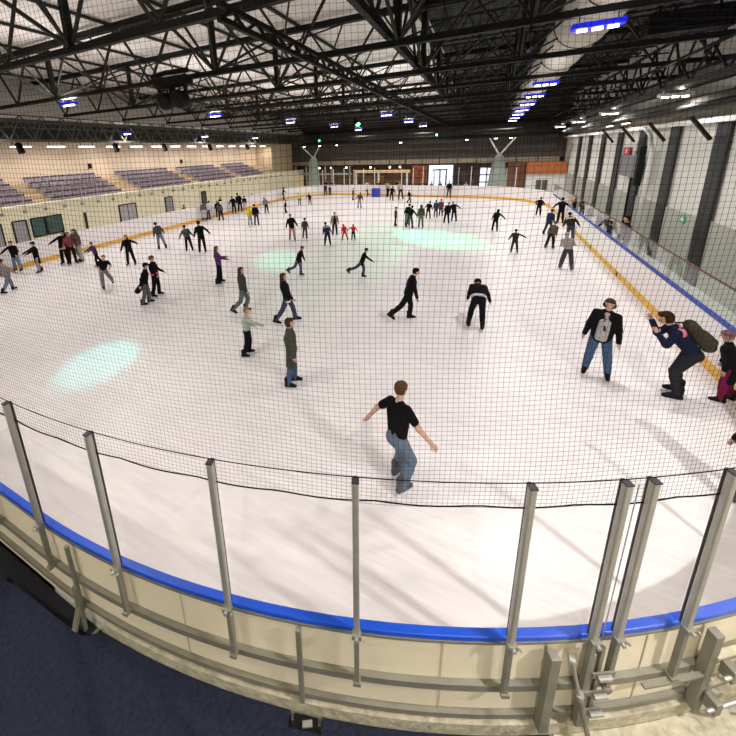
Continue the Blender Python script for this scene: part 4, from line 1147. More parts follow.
    if 'hem' in ex:
        v, f = blob(tp([cap(P0 + np.array([-.07, 0, -.09]), P0 + np.array([.07, 0, -.09]), .124)]), res * .8, .02 * S, lambda P, D: np.maximum(D, (np.abs(((P / S + base)[..., 2] - (P0[2] - .12))) - .035) * S))
        child(npmesh('hem', v, f, fabric(ex['hem'])), 'jacket_hem', root)
    if 'patch' in ex:
        v, f = blob(tp([cap(T((-.14, .02, .42)), T((-.05, .10, .34)), .062, .05), cap(T((.14, .02, .42)), T((.05, .10, .34)), .062, .05), cap(T((-.15, -.02, .45)), T((.15, -.02, .45)), .081)]), res * .8, .02 * S)
        child(npmesh('shoulder_panel', v, f, fabric(ex['patch'])), 'shoulder_panel', root)
    if fine:
        for s in (-1, 1):
            v, f = capquads(W(HH((.031 * s - .006, .083, .014))), W(HH((.031 * s + .006, .083, .014))), .0095 * S, .0095 * S)
            child(npmesh('eye', v, f, mat('eye_dark', (.02, .015, .012), .2)), 'eye', root)
        v, f = capquads(W(HH((-.02, .083, -.058))), W(HH((.02, .083, -.058))), .006 * S, .006 * S)
        child(npmesh('mouth', v, f, mat('lips', (.32, .11, .10), .5)), 'mouth', root)
    # ---- skates
    for nm, q in (('l', hl), ('r', hr)):
        an = W(J['an' + nm]); lift = J['an' + nm][2] - J['an' + low][2]
        pit = 0.0
        if lift > .05: pit = min(60, (q[2] - q[0]) * .75 * min(1, lift / .12))
        kind = 'n' if ex.get('shoe') else ex.get('sk', 'k')
        b = child(BOOT[kind], 'shoe' if ex.get('shoe') else 'skate', root)
        b.location = an; b.rotation_euler = (-R(pit), 0, -R(6) * (1 if nm == 'r' else -1)); b.scale = (S * 1.15,) * 3
        if lift < .05: b.location[2] = (.145 if not ex.get('shoe') else .1) * S * 1.15 if not ex.get('shoe') else an[2]
        bl = child(SOLE if ex.get('shoe') else BLADE, 'sole' if ex.get('shoe') else 'blade', b)
    return root, T, W, S

# position x, y, height, heading, top, legs, hair colour, hair, garment, pose, label, extras
PEOPLE = [
    (-0.9, 4.34, 0.99, -0.61, (0.0045, 0.0045, 0.0055), (0.12, 0.16, 0.22), (0.09, 0.045, 0.02), 'short', 'tee', {'lean': 12, 'hl': (36, 4, 52), 'hr': (24, 4, 50), 'al': (-28, 46, 14), 'ar': (24, 30, 16), 'side': -11}, 'person in black t-shirt and blue jeans skating nearest the near boards, arms held out', {'sk': 'w'}),
    (2.45, 8.71, 1.023, 2.88, (0.0045, 0.0045, 0.0055), (0.05, 0.09, 0.16), (0.05, 0.025, 0.012), 'bowl', 'hip', {'hl': (3, 9, 6), 'hr': (2, 7, 6), 'al': (2, 14, 12), 'ar': (2, 12, 12), 'side': -4.2}, 'person standing in open black jacket over grey shirt with dark scarf and blue jeans', {'shirt': (0.36, 0.34, 0.34), 'scarf': (0.03, 0.015, 0.012)}),
    (3.79, 8.47, 1.08, 1.48, (0.01, 0.014, 0.04), (0.022, 0.022, 0.026), (0.03, 0.013, 0.006), 'bowl', 'waist', {'lean': 36.8, 'hl': (30, 4, 42), 'hr': (16, 4, 26), 'al': (30, 8, 115), 'ar': (36, 8, 120)}, 'person in navy top with pink and white shoulder bending forward under a backpack', {'patch': (0.6, 0.2, 0.25)}),
    (4.42, 8.66, 0.819, 1.26, (0.0045, 0.0045, 0.0055), (0.16, 0.01, 0.05), (0.25, 0.14, 0.06), 'beanie', 'coat', {'hl': (6, 4, 8), 'hr': (-6, 4, 8), 'lean': 10.3}, 'person in black coat and burgundy leggings cut by the right edge of the photo', {'hat': (0.16, 0.08, 0.1)}),
    (3.57, 6.1, 0.879, 1.58, (0.0045, 0.0045, 0.0055), (0.01, 0.014, 0.04), (0.05, 0.025, 0.012), 'short', 'waist', {'hl': (16, 4, 10), 'hr': (-10, 4, 10)}, 'person beyond the right edge with only a black skate boot reaching in', {}),
    (0.05, 9.94, 0.974, 0.09, (0.0045, 0.0045, 0.0055), (0.0045, 0.0045, 0.0055), (0.006, 0.005, 0.005), 'beanie', 'hip', {'lean': 66, 'fix': 1, 'hl': (20, 10, 22), 'hr': (10, 5, 16), 'al': (24, 8, 4), 'ar': (16, 22, 6)}, 'person all in black with a silver stripe at the waist stooping away from the camera', {'band': (0.5, 0.5, 0.5), 'hat': (0.0045, 0.0045, 0.0055)}),
    (-1.81, 9.74, 0.949, -1.22, (0.0045, 0.0045, 0.0055), (0.0045, 0.0045, 0.0055), (0.006, 0.005, 0.005), 'short', 'hip', {'lean': 15.2, 'hl': (14, 4, 16), 'hr': (-32, 5, 16), 'al': (14, 8, 8), 'ar': (22, 8, 8)}, 'person all in black striding to the right with head bowed and one leg behind', {}),
    (-3.51, 5.82, 0.899, -1.19, (0.055, 0.06, 0.045), (0.06, 0.1, 0.19), (0.05, 0.025, 0.012), 'bowl', 'coat', {'hl': (4, 3, 4), 'hr': (-4, 3, 5), 'al': (2, 10, 8), 'ar': (5, 10, 12), 'lean': -4.4}, 'person in long dark green-grey coat and blue jeans facing right', {}),
    (-5.13, 6.42, 0.744, -1.06, (0.34, 0.38, 0.33), (0.0045, 0.0045, 0.0055), (0.25, 0.14, 0.06), 'short', 'waist', {'hl': (6, 4, 12), 'hr': (-3, 4, 14), 'al': (0, 14, 40), 'ar': (66, 14, 10)}, 'person in pale grey-green hoodie and black trousers reaching both arms forward', {}),
    (-5.07, 8.33, 0.907, -1.13, (0.0045, 0.0045, 0.0055), (0.05, 0.055, 0.1), (0.05, 0.025, 0.012), 'long', 'hip', {'hl': (22, 4, 10), 'hr': (-22, 4, 12), 'al': (-4, 8, 26), 'ar': (6, 8, 34), 'lean': -11}, 'person in black jacket with white hem and long brown hair striding right in navy jeans', {'hem': (0.7, 0.68, 0.68)}),
    (-6.72, 8.4, 0.884, -1.13, (0.05, 0.05, 0.045), (0.12, 0.13, 0.15), (0.05, 0.025, 0.012), 'long', 'hip', {'lean': -5, 'hl': (16, 4, 30), 'hr': (-14, 4, 30), 'al': (-12, 12, 28), 'ar': (8, 14, 30)}, 'person in dark olive jacket and grey jeans with long brown hair, knees bent', {}),
    (-9.28, 10.23, 0.866, -0.92, (0.11, 0.035, 0.14), (0.0045, 0.0045, 0.0055), (0.12, 0.05, 0.02), 'long', 'hip', {'hl': (4, 4, 4), 'hr': (-6, 4, 5), 'al': (20, 12, 60), 'ar': (46, 12, 26), 'lean': -6.1}, 'person in purple jacket and black trousers holding both hands out to the right', {}),
    (-6.72, 12.08, 0.754, -1.42, (0.0045, 0.0045, 0.0055), (0.09, 0.08, 0.17), (0.05, 0.025, 0.012), 'short', 'hip', {'lean': 21, 'hl': (12, 4, 12), 'hr': (-26, 4, 36), 'al': (6, 10, 12), 'ar': (6, 10, 12)}, 'person in black jacket and purple-blue jeans walking with one heel raised', {}),
    (-4.22, 12.74, 0.731, -1.29, (0.0045, 0.0045, 0.0055), (0.05, 0.045, 0.09), (0.006, 0.005, 0.005), 'short', 'hip', {'lean': 20, 'hl': (16, 4, 22), 'hr': (-50, 8, 20), 'al': (-22, 14, 10), 'ar': (50, 16, 10)}, 'person in black jacket pushing off to the right with trailing leg stretched far behind', {}),
    (-10.36, 7.69, 0.843, -0.89, (0.0045, 0.0045, 0.0055), (0.1, 0.1, 0.1), (0.006, 0.005, 0.005), 'cap', 'cape', {'lean': 8, 'hl': (8, 3, 8), 'hr': (-4, 3, 12), 'al': (-10, 14, 20), 'ar': (-16, 22, 16)}, 'person in black cape-like coat blowing back over grey leggings', {'hat': (0.0045, 0.0045, 0.0055)}),
    (-10.62, 8.34, 0.866, -1.18, (0.0045, 0.0045, 0.0055), (0.0045, 0.0045, 0.0055), (0.05, 0.025, 0.012), 'beanie', 'waist', {'hl': (4, 4, 5), 'hr': (-5, 4, 6), 'al': (10, 10, 40), 'ar': (10, 10, 40), 'lean': -6.4}, 'person in olive beanie and black clothes with a bright pink waistband', {'band': (0.8, 0.1, 0.4), 'hat': (0.07, 0.06, 0.03)}),
    (-13.27, 8.14, 0.768, -1.94, (0.0045, 0.0045, 0.0055), (0.2, 0.2, 0.21), (0.05, 0.025, 0.012), 'short', 'tee', {'hl': (-14, 24, 26), 'hr': (2, 3, 3), 'al': (10, 40, 100), 'ar': (10, 40, 90), 'inw': 1, 'side': -10.8}, 'person in black t-shirt and grey jeans lifting one leg out to the right', {}),
    (-15.1, 10.65, 0.833, -2.53, (0.0045, 0.0045, 0.0055), (0.0045, 0.0045, 0.0055), (0.05, 0.025, 0.012), 'long', 'waist', {'side': 5, 'hl': (3, 12, 3), 'hr': (3, 5, 3), 'al': (20, 60, 40), 'ar': (10, 24, 10)}, 'person in black with one arm raised behind and legs apart near the left boards', {}),
    (-16.03, 13.25, 0.878, 1.06, (0.07, 0.06, 0.07), (0.17, 0.2, 0.24), (0.006, 0.005, 0.005), 'short', 'hip', {'side': -11.9, 'hl': (2, 4, 4), 'hr': (-18, 12, 6), 'al': (6, 16, 14), 'ar': (6, 18, 14)}, 'person in charcoal jacket and faded blue jeans skating away by the left boards', {}),
    (-16.66, 6.47, 0.792, 0.16, (0.25, 0.22, 0.22), (0.16, 0.2, 0.25), (0.05, 0.025, 0.012), 'short', 'hip', {'hl': (22, 4, 12), 'hr': (-22, 4, 14), 'al': (-18, 10, 15), 'ar': (18, 10, 20), 'lean': -11}, 'person in mottled grey top and blue-grey jeans cut by the left edge of the photo', {}),
    (-19.55, 8.07, 0.829, -2.65, (0.0045, 0.0045, 0.0055), (0.14, 0.2, 0.3), (0.05, 0.025, 0.012), 'short', 'hip', {'side': 1, 'lean': 4, 'hl': (2, 8, 4), 'hr': (2, 6, 4), 'al': (14, 18, 40), 'ar': (20, 54, 18)}, 'person in black hoodie and light blue jeans leaning left beside the boards', {}),
    (-18.26, 8.32, 0.82, 2.98, (0.0045, 0.0045, 0.0055), (0.3, 0.29, 0.27), (0.006, 0.005, 0.005), 'beanie', 'coat', {'lean': 1, 'hl': (6, 4, 6), 'hr': (-4, 4, 8), 'al': (64, 12, 6), 'ar': (60, 12, 6)}, 'person in long black coat over pale trousers with arm stretched to the left', {'hat': (0.0045, 0.0045, 0.0055)}),
    (-18.46, 9.59, 0.943, -2.57, (0.0045, 0.0045, 0.0055), (0.0045, 0.0045, 0.0055), (0.006, 0.005, 0.005), 'long', 'waist', {'side': -13.5, 'hl': (3, 5, 4), 'hr': (3, 4, 6), 'al': (10, 10, 60), 'ar': (24, 40, 20)}, 'leftmost person of the three skating arm in arm, black top with pale patterned hem', {'hem': (0.4, 0.3, 0.3)}),
    (-18.13, 9.75, 0.904, -1.88, (0.2, 0.05, 0.06), (0.0045, 0.0045, 0.0055), (0.05, 0.025, 0.012), 'long', 'waist', {'side': 0.7, 'hl': (3, 5, 8), 'hr': (3, 4, 8), 'al': (10, 20, 50), 'ar': (10, 20, 60)}, 'middle person of the three skating arm in arm, in dark red top and black trousers', {}),
    (-18.07, 10.09, 1.003, -2.95, (0.1, 0.075, 0.05), (0.4, 0.37, 0.34), (0.05, 0.025, 0.012), 'hood', 'hip', {'side': -14, 'lean': 17, 'hl': (4, 3, 4), 'hr': (0, 4, 20), 'al': (24, 14, 50), 'ar': (20, 14, 60)}, 'person in brown hooded jacket and pale grey trousers leaning on the group of three', {}),
    (-16.44, 9.88, 0.707, 2.95, (0.07, 0.035, 0.08), (0.0045, 0.0045, 0.0055), (0.006, 0.005, 0.005), 'short', 'hip', {'lean': 11, 'hl': (12, 4, 14), 'hr': (-22, 4, 14), 'al': (70, 12, 8), 'ar': (60, 14, 10)}, 'person in purple-brown jacket reaching left, right of the arm-in-arm three', {}),
    (-14.15, 13.43, 0.82, 0.73, (0.06, 0.07, 0.07), (0.0045, 0.0045, 0.0055), (0.006, 0.005, 0.005), 'short', 'hip', {'hl': (2, 4, 4), 'hr': (-26, 14, 8), 'al': (6, 40, 8), 'ar': (6, 20, 30), 'side': -9.8}, 'left person of the pair skating away, in dark grey-green jacket with left arm out', {}),
    (-13.28, 13.53, 0.948, 0.75, (0.0045, 0.0045, 0.0055), (0.0045, 0.0045, 0.0055), (0.05, 0.025, 0.012), 'cap', 'waist', {'hl': (2, 5, 4), 'hr': (-2, 6, 4), 'al': (6, 22, 20), 'ar': (6, 40, 8), 'side': -5.2}, 'right person of the pair skating away, all in black with a wide dark hat', {'hat': (0.006, 0.005, 0.005)}),
    (-7.53, 16.91, 0.74, 0.46, (0.02, 0.025, 0.05), (0.0045, 0.0045, 0.0055), (0.006, 0.005, 0.005), 'short', 'hip', {'hl': (2, 9, 4), 'hr': (-2, 9, 4), 'al': (4, 16, 28), 'ar': (4, 16, 28), 'side': -11}, 'child in puffy navy jacket with grey shoulders standing with legs apart', {'patch': (0.3, 0.32, 0.36)}),
    (-8.08, 19.27, 0.806, -2.65, (0.28, 0.22, 0.15), (0.01, 0.014, 0.04), (0.05, 0.025, 0.012), 'short', 'hip', {'hl': (2, 5, 4), 'hr': (14, 6, 18), 'al': (3, 14, 12), 'ar': (3, 14, 12)}, 'adult in tan and black jacket and dark jeans behind the red-suited child', {'shirt': (0.0045, 0.0045, 0.0055)}),
    (-7.06, 18.26, 0.553, 0.73, (0.55, 0.02, 0.03), (0.5, 0.02, 0.04), (0.05, 0.025, 0.012), 'hood', 'waist', {'hl': (4, 14, 4), 'hr': (-2, 18, 4), 'al': (4, 16, 14), 'ar': (4, 20, 14), 'side': -11}, 'small child in an all-red snowsuit with legs wide apart', {}),
    (-6.58, 18.39, 0.541, 0.34, (0.55, 0.02, 0.03), (0.0045, 0.0045, 0.0055), (0.3, 0.02, 0.03), 'hood', 'waist', {'hl': (2, 6, 3), 'hr': (-2, 6, 3), 'al': (10, 62, 6), 'ar': (6, 34, 8)}, 'small child in red jacket and black trousers with left arm held out', {}),
    (-9.46, 18.0, 0.692, 0.22, (0.06, 0.05, 0.035), (0.04, 0.04, 0.04), (0.006, 0.005, 0.005), 'cap', 'hip', {'hl': (3, 8, 5), 'hr': (-3, 6, 8), 'al': (6, 14, 14), 'ar': (6, 14, 14)}, 'person in dark brown jacket and flat cap left of the navy-jacketed child', {'hat': (0.03, 0.02, 0.02)}),
    (-9.99, 17.38, 0.875, -2.53, (0.0045, 0.0045, 0.0055), (0.42, 0.22, 0.17), (0.05, 0.025, 0.012), 'short', 'hip', {'hl': (2, 6, 3), 'hr': (2, 6, 3), 'al': (6, 24, 8), 'ar': (6, 26, 8), 'side': 6.0}, 'person in black jacket and reddish tan trousers with arms slightly spread', {}),
    (-15.01, 20.22, 0.779, 0.73, (0.75, 0.6, 0.02), (0.35, 0.33, 0.36), (0.25, 0.14, 0.06), 'hood', 'hip', {'hl': (2, 4, 4), 'hr': (-2, 4, 4), 'side': -10.9}, 'child in bright yellow jacket and grey trousers beside a dark-dressed companion', {}),
    (-14.55, 20.35, 0.876, 0.63, (0.0045, 0.0045, 0.0055), (0.04, 0.045, 0.09), (0.006, 0.005, 0.005), 'short', 'hip', {'hl': (2, 5, 4), 'hr': (-2, 5, 4), 'side': -11}, 'person in black jacket and navy jeans just right of the child in yellow', {}),
    (-16.66, 24.84, 0.808, 0.33, (0.2, 0.21, 0.22), (0.03, 0.035, 0.05), (0.006, 0.005, 0.005), 'hood', 'waist', {'side': -15, 'hl': (2, 5, 5), 'hr': (-2, 9, 5), 'al': (6, 16, 30), 'ar': (6, 16, 30)}, 'person in grey hoodie and dark trousers leaning left near the left boards', {}),
    (-15.2, 25.5, 0.634, 2.11, (0.0045, 0.0045, 0.0055), (0.0045, 0.0045, 0.0055), (0.006, 0.005, 0.005), 'short', 'waist', {'hl': (4, 4, 6), 'hr': (-6, 4, 10), 'al': (-30, 14, 8), 'ar': (10, 14, 8), 'lean': -11}, 'person all in black in front of the person resting at the far left corner boards', {}),
    (-19.72, 32.8, 0.808, -0.85, (0.0045, 0.0045, 0.0055), (0.0045, 0.0045, 0.0055), (0.006, 0.005, 0.005), 'long', 'waist', {'lean': 10, 'hl': (20, 6, 30), 'hr': (14, 6, 28), 'al': (30, 10, 40), 'ar': (30, 10, 40)}, 'person in black and white leaning on the boards of the far left corner', {'patch': (0.7, 0.68, 0.68)}),
    (-16.15, 29.87, 0.723, 0.5, (0.62, 0.6, 0.05), (0.2, 0.23, 0.3), (0.006, 0.005, 0.005), 'hood', 'hip', {'hl': (2, 4, 4), 'hr': (-2, 4, 4), 'side': -11}, 'distant child in yellow jacket and grey-blue trousers by the far left corner', {}),
    (-15.3, 30.37, 0.645, 0.29, (0.0045, 0.0045, 0.0055), (0.01, 0.014, 0.04), (0.006, 0.005, 0.005), 'short', 'waist', {'hl': (2, 5, 4), 'hr': (-12, 12, 4), 'al': (10, 58, 8), 'ar': (5, 14, 10), 'side': -11}, 'distant person in black right of the yellow jacket with left arm out', {}),
    (-19.56, 25.72, 0.748, 0.65, (0.0045, 0.0045, 0.0055), (0.5, 0.48, 0.48), (0.006, 0.005, 0.005), 'short', 'waist', {}, 'person in black top and white trousers against the left boards', {}),
    (-19.51, 24.12, 0.866, 0.6, (0.0045, 0.0045, 0.0055), (0.0045, 0.0045, 0.0055), (0.006, 0.005, 0.005), 'short', 'waist', {'hl': (3, 5, 5), 'hr': (-3, 5, 5), 'al': (10, 40, 10), 'ar': (10, 14, 14), 'side': -11}, 'left person of the dark pair by the left boards with left elbow out', {}),
    (-19.46, 24.91, 0.966, 0.49, (0.006, 0.005, 0.005), (0.0045, 0.0045, 0.0055), (0.006, 0.005, 0.005), 'short', 'hip', {'side': -16, 'hl': (3, 5, 5), 'hr': (-14, 8, 12), 'al': (10, 14, 10), 'ar': (10, 18, 14)}, 'taller right person of the dark pair by the left boards', {}),
    (-19.72, 20.69, 0.87, 0.78, (0.12, 0.11, 0.12), (0.55, 0.5, 0.52), (0.006, 0.005, 0.005), 'short', 'waist', {}, 'person in grey top and pale trousers, leftmost of the group at the left boards', {}),
    (-19.72, 21.19, 0.858, 0.23, (0.7, 0.68, 0.68), (0.05, 0.07, 0.12), (0.05, 0.025, 0.012), 'short', 'hip', {'side': 11}, 'person in white jacket and navy jeans in the group at the left boards', {}),
    (-19.72, 22.26, 0.769, 0.91, (0.0045, 0.0045, 0.0055), (0.0045, 0.0045, 0.0055), (0.006, 0.005, 0.005), 'short', 'waist', {}, 'person in black behind the white jacket in the group at the left boards', {}),
    (-18.48, 21.19, 0.842, 1.07, (0.12, 0.09, 0.09), (0.0045, 0.0045, 0.0055), (0.05, 0.025, 0.012), 'long', 'hip', {'hl': (6, 5, 5), 'hr': (-6, 5, 5), 'side': -11}, 'person in brown-grey patterned jacket, rightmost of the group at the left boards', {}),
    (-12.28, 34.33, 0.699, -1.23, (0.0045, 0.0045, 0.0055), (0.0045, 0.0045, 0.0055), (0.006, 0.005, 0.005), 'short', 'waist', {}, 'slim distant figure in black standing upright before the far boards', {}),
    (-9.93, 29.38, 0.79, 0.5, (0.08, 0.04, 0.04), (0.35, 0.26, 0.24), (0.006, 0.005, 0.005), 'short', 'waist', {'hl': (2, 5, 4), 'hr': (-10, 5, 10), 'al': (6, 30, 10), 'ar': (6, 30, 10), 'side': 10.8}, 'distant skater in dark maroon top and pale trousers left of centre', {}),
    (-11.68, 37.27, 0.543, 2.4, (0.0045, 0.0045, 0.0055), (0.0045, 0.0045, 0.0055), (0.006, 0.005, 0.005), 'short', 'waist', {'lean': 8, 'hl': (6, 4, 14), 'hr': (-38, 6, 26), 'al': (10, 24, 14), 'ar': (28, 26, 12)}, 'distant skater in black gliding left near the far boards', {}),
    (-16.83, 37.55, 0.752, -2.72, (0.08, 0.02, 0.04), (0.01, 0.014, 0.04), (0.006, 0.005, 0.005), 'short', 'waist', {'lean': 10, 'hl': (20, 6, 30), 'hr': (14, 6, 28), 'al': (30, 10, 40), 'ar': (30, 10, 40)}, 'left one of two people resting against the far boards, in dark maroon', {}),
    (-16.25, 37.55, 0.652, -2.73, (0.12, 0.03, 0.06), (0.0045, 0.0045, 0.0055), (0.006, 0.005, 0.005), 'short', 'waist', {'lean': 10, 'hl': (20, 6, 30), 'hr': (14, 6, 28), 'al': (30, 10, 40), 'ar': (30, 10, 40)}, 'right one of two people resting against the far boards, in dark plum', {}),
    (-9.47, 37.54, 0.92, -0.28, (0.45, 0.36, 0.25), (0.0045, 0.0045, 0.0055), (0.05, 0.025, 0.012), 'short', 'waist', {'hl': (10, 5, 10), 'hr': (-14, 5, 10), 'side': -11}, 'left person of the crowd at the far gate, in cream top', {}),
    (-8.37, 34.68, 0.818, 0.15, (0.0045, 0.0045, 0.0055), (0.0045, 0.0045, 0.0055), (0.006, 0.005, 0.005), 'short', 'waist', {'hl': (4, 7, 6), 'hr': (-4, 7, 6), 'al': (10, 30, 10), 'ar': (10, 30, 10), 'side': 11}, 'foremost person in black of the crowd at the far gate', {}),
    (-7.68, 35.48, 1.053, 0.39, (0.5, 0.4, 0.28), (0.01, 0.014, 0.04), (0.25, 0.14, 0.06), 'short', 'waist', {'hl': (6, 5, 6), 'hr': (-16, 8, 8), 'side': -11}, 'right person of the crowd at the far gate, in beige top and navy trousers', {}),
    (-6.4, 33.54, 0.701, -0.85, (0.0045, 0.0045, 0.0055), (0.04, 0.045, 0.06), (0.006, 0.005, 0.005), 'short', 'waist', {'hl': (22, 4, 12), 'hr': (-22, 4, 14), 'al': (-18, 10, 15), 'ar': (18, 10, 20), 'lean': -11}, 'dark figure skating alone right of the far gate crowd', {}),
    (-5.26, 23.0, 0.711, -1.26, (0.03, 0.03, 0.03), (0.0045, 0.0045, 0.0055), (0.006, 0.005, 0.005), 'cap', 'waist', {'hl': (2, 3, 3), 'hr': (-2, 3, 3), 'al': (0, 6, 20), 'ar': (0, 6, 20)}, 'slim person in black cap standing apart left of the central group', {'hat': (0.0045, 0.0045, 0.0055)}),
    (-4.51, 23.12, 0.845, 0.15, (0.0045, 0.0045, 0.0055), (0.2, 0.22, 0.2), (0.006, 0.005, 0.005), 'short', 'waist', {'side': 11}, 'leftmost of the central group, in black top and grey trousers', {}),
    (-4.25, 22.61, 0.834, -0.35, (0.0045, 0.0045, 0.0055), (0.05, 0.06, 0.06), (0.006, 0.005, 0.005), 'short', 'waist', {'lean': 6, 'hl': (2, 16, 6), 'hr': (2, 14, 10), 'al': (10, 60, 10), 'ar': (10, 50, 20), 'side': 11}, 'person in black of the central group with legs and arms stretched wide', {}),
    (-3.59, 22.78, 0.847, 0.24, (0.08, 0.075, 0.06), (0.13, 0.15, 0.14), (0.09, 0.04, 0.02), 'long', 'hip', {}, 'person in olive jacket with long reddish brown hair in the central group', {}),
    (-3.62, 26.12, 0.723, 0.17, (0.0045, 0.0045, 0.0055), (0.0045, 0.0045, 0.0055), (0.006, 0.005, 0.005), 'short', 'waist', {'hl': (2, 8, 3), 'hr': (-2, 8, 3), 'al': (6, 26, 10), 'ar': (6, 24, 10), 'side': 11}, 'person in black standing left of the teal jacket behind the central group', {}),
    (-3.17, 26.66, 0.723, 0.11, (0.02, 0.06, 0.11), (0.04, 0.07, 0.1), (0.006, 0.005, 0.005), 'short', 'hip', {}, 'person in dark teal blue jacket behind the central group', {}),
    (-2.9, 27.36, 0.716, 0.14, (0.16, 0.03, 0.04), (0.09, 0.03, 0.03), (0.05, 0.025, 0.012), 'short', 'hip', {}, 'person in maroon jacket and trousers behind the central group', {}),
    (-2.23, 24.67, 0.819, 0.05, (0.0045, 0.0045, 0.0055), (0.0045, 0.0045, 0.0055), (0.25, 0.14, 0.06), 'short', 'waist', {'hl': (2, 7, 3), 'hr': (-2, 7, 3), 'side': 11}, 'person in black with fair hair left in the embracing pair of the central group', {}),
    (-1.84, 25.47, 0.799, 0.1, (0.0045, 0.0045, 0.0055), (0.0045, 0.0045, 0.0055), (0.3, 0.25, 0.2), 'short', 'waist', {'side': -12.2, 'hl': (2, 5, 3), 'hr': (-2, 9, 3), 'al': (20, 20, 30), 'ar': (8, 46, 8)}, 'rightmost of the central group, in black with right arm reaching out', {}),
    (-3.31, 37.55, 0.989, -3.06, (0.0045, 0.0045, 0.0055), (0.12, 0.1, 0.08), (0.006, 0.005, 0.005), 'short', 'waist', {'lean': 10, 'hl': (20, 6, 30), 'hr': (14, 6, 28), 'al': (30, 10, 40), 'ar': (30, 10, 40)}, 'person in black leaning back on the far boards right of centre', {}),
    (0.66, 23.1, 0.761, -0.1, (0.0045, 0.0045, 0.0055), (0.0045, 0.0045, 0.0055), (0.006, 0.005, 0.005), 'long', 'waist', {'hl': (4, 8, 6), 'hr': (-4, 6, 6), 'al': (5, 12, 15), 'ar': (10, 62, 8), 'side': 11}, 'person in black with right arm stretched out sideways, right of the central group', {}),
    (1.42, 18.53, 0.647, -0.12, (0.02, 0.022, 0.02), (0.02, 0.022, 0.02), (0.006, 0.005, 0.005), 'short', 'waist', {'hl': (2, 8, 4), 'hr': (-2, 10, 4), 'al': (6, 30, 8), 'ar': (12, 72, 6)}, 'child in dark overalls with arms lifted, nearest the right half of the open ice', {}),
    (3.51, 29.32, 0.748, -0.16, (0.0045, 0.0045, 0.0055), (0.0045, 0.0045, 0.0055), (0.006, 0.005, 0.005), 'short', 'hip', {'hl': (3, 6, 3), 'hr': (-3, 6, 3), 'al': (-14, 42, 70), 'ar': (-14, 42, 70), 'inw': 1, 'side': 8.6}, 'person in black coat with elbows out near the far right corner', {}),
    (4.42, 26.64, 0.925, -0.17, (0.0045, 0.0045, 0.0055), (0.0045, 0.0045, 0.0055), (0.006, 0.005, 0.005), 'short', 'waist', {'hl': (2, 5, 3), 'hr': (-2, 5, 3), 'al': (8, 44, 8), 'ar': (8, 44, 8)}, 'person in black with arms spread, farthest of the queue by the right boards', {}),
    (3.35, 23.1, 0.818, -0.67, (0.02, 0.025, 0.06), (0.03, 0.035, 0.05), (0.1, 0.04, 0.02), 'short', 'waist', {'side': 7, 'hl': (-14, 6, 6), 'hr': (10, 4, 10)}, 'person in navy coat with one leg trailing left in the queue by the right boards', {}),
    (4.03, 21.28, 0.901, -0.11, (0.02, 0.02, 0.015), (0.06, 0.07, 0.1), (0.006, 0.005, 0.005), 'short', 'hip', {'lean': 16, 'hl': (4, 5, 8), 'hr': (-4, 5, 8), 'al': (20, 22, 40), 'ar': (14, 26, 20), 'side': -11}, 'person hunched in black jacket with cream front touching the right boards', {'patch': (0.6, 0.5, 0.3)}),
    (3.03, 19.88, 0.773, -0.51, (0.1, 0.07, 0.045), (0.0045, 0.0045, 0.0055), (0.12, 0.07, 0.04), 'short', 'hip', {'lean': 10, 'side': 9, 'hl': (-16, 4, 10), 'hr': (10, 4, 10)}, 'person in brown jacket and black trousers behind the pink-grey shirted skater', {}),
    (3.15, 16.54, 0.874, -0.16, (0.33, 0.27, 0.26), (0.05, 0.05, 0.055), (0.35, 0.25, 0.2), 'short', 'waist', {'hl': (2, 11, 4), 'hr': (-2, 10, 4), 'al': (14, 14, 60), 'ar': (14, 14, 60), 'side': -11}, 'person in pinkish grey sweater and dark baggy trousers with feet wide apart', {'sk': 'w', 'baggy': 1}),
    (5.55, 18.99, 1.133, 1.57, (0.0045, 0.0045, 0.0055), (0.0045, 0.0045, 0.0055), (0.006, 0.005, 0.005), 'short', 'hip', {}, 'spectator in black jacket standing tall beside the pole at the right wall', {'shoe': 1, 'spec': 1}),
    (5.5, 20.9, 0.806, 1.57, (0.02, 0.022, 0.02), (0.0045, 0.0045, 0.0055), (0.006, 0.005, 0.005), 'short', 'hip', {}, 'spectator in black seen low behind the glass left of the tall one', {'shoe': 1, 'spec': 1}),
    (5.6, 23.2, 0.861, 1.57, (0.01, 0.014, 0.04), (0.0045, 0.0045, 0.0055), (0.006, 0.005, 0.005), 'short', 'hip', {}, 'spectator in navy behind the right glass near the scoreboard', {'shoe': 1, 'spec': 1}),
    (5.6, 25.4, 0.889, 1.57, (0.0045, 0.0045, 0.0055), (0.5, 0.5, 0.5), (0.006, 0.005, 0.005), 'short', 'waist', {}, 'spectator in black with pale trousers behind the right glass', {'shoe': 1, 'spec': 1}),
    (5.6, 27.2, 0.833, 1.57, (0.05, 0.08, 0.06), (0.0045, 0.0045, 0.0055), (0.05, 0.025, 0.012), 'short', 'waist', {}, 'spectator in dark green behind the right glass', {'shoe': 1, 'spec': 1}),
    (5.7, 30.0, 0.861, 1.57, (0.022, 0.022, 0.026), (0.0045, 0.0045, 0.0055), (0.006, 0.005, 0.005), 'short', 'waist', {}, 'farthest spectator in dark grey behind the right glass', {'shoe': 1, 'spec': 1}),
    (-20.95, 19.9, 0.833, -1.57, (0.0045, 0.0045, 0.0055), (0.0045, 0.0045, 0.0055), (0.006, 0.005, 0.005), 'short', 'waist', {}, 'spectator in black leaning on the left boards, farther one of the close pair', {'shoe': 1, 'spec': 1}),
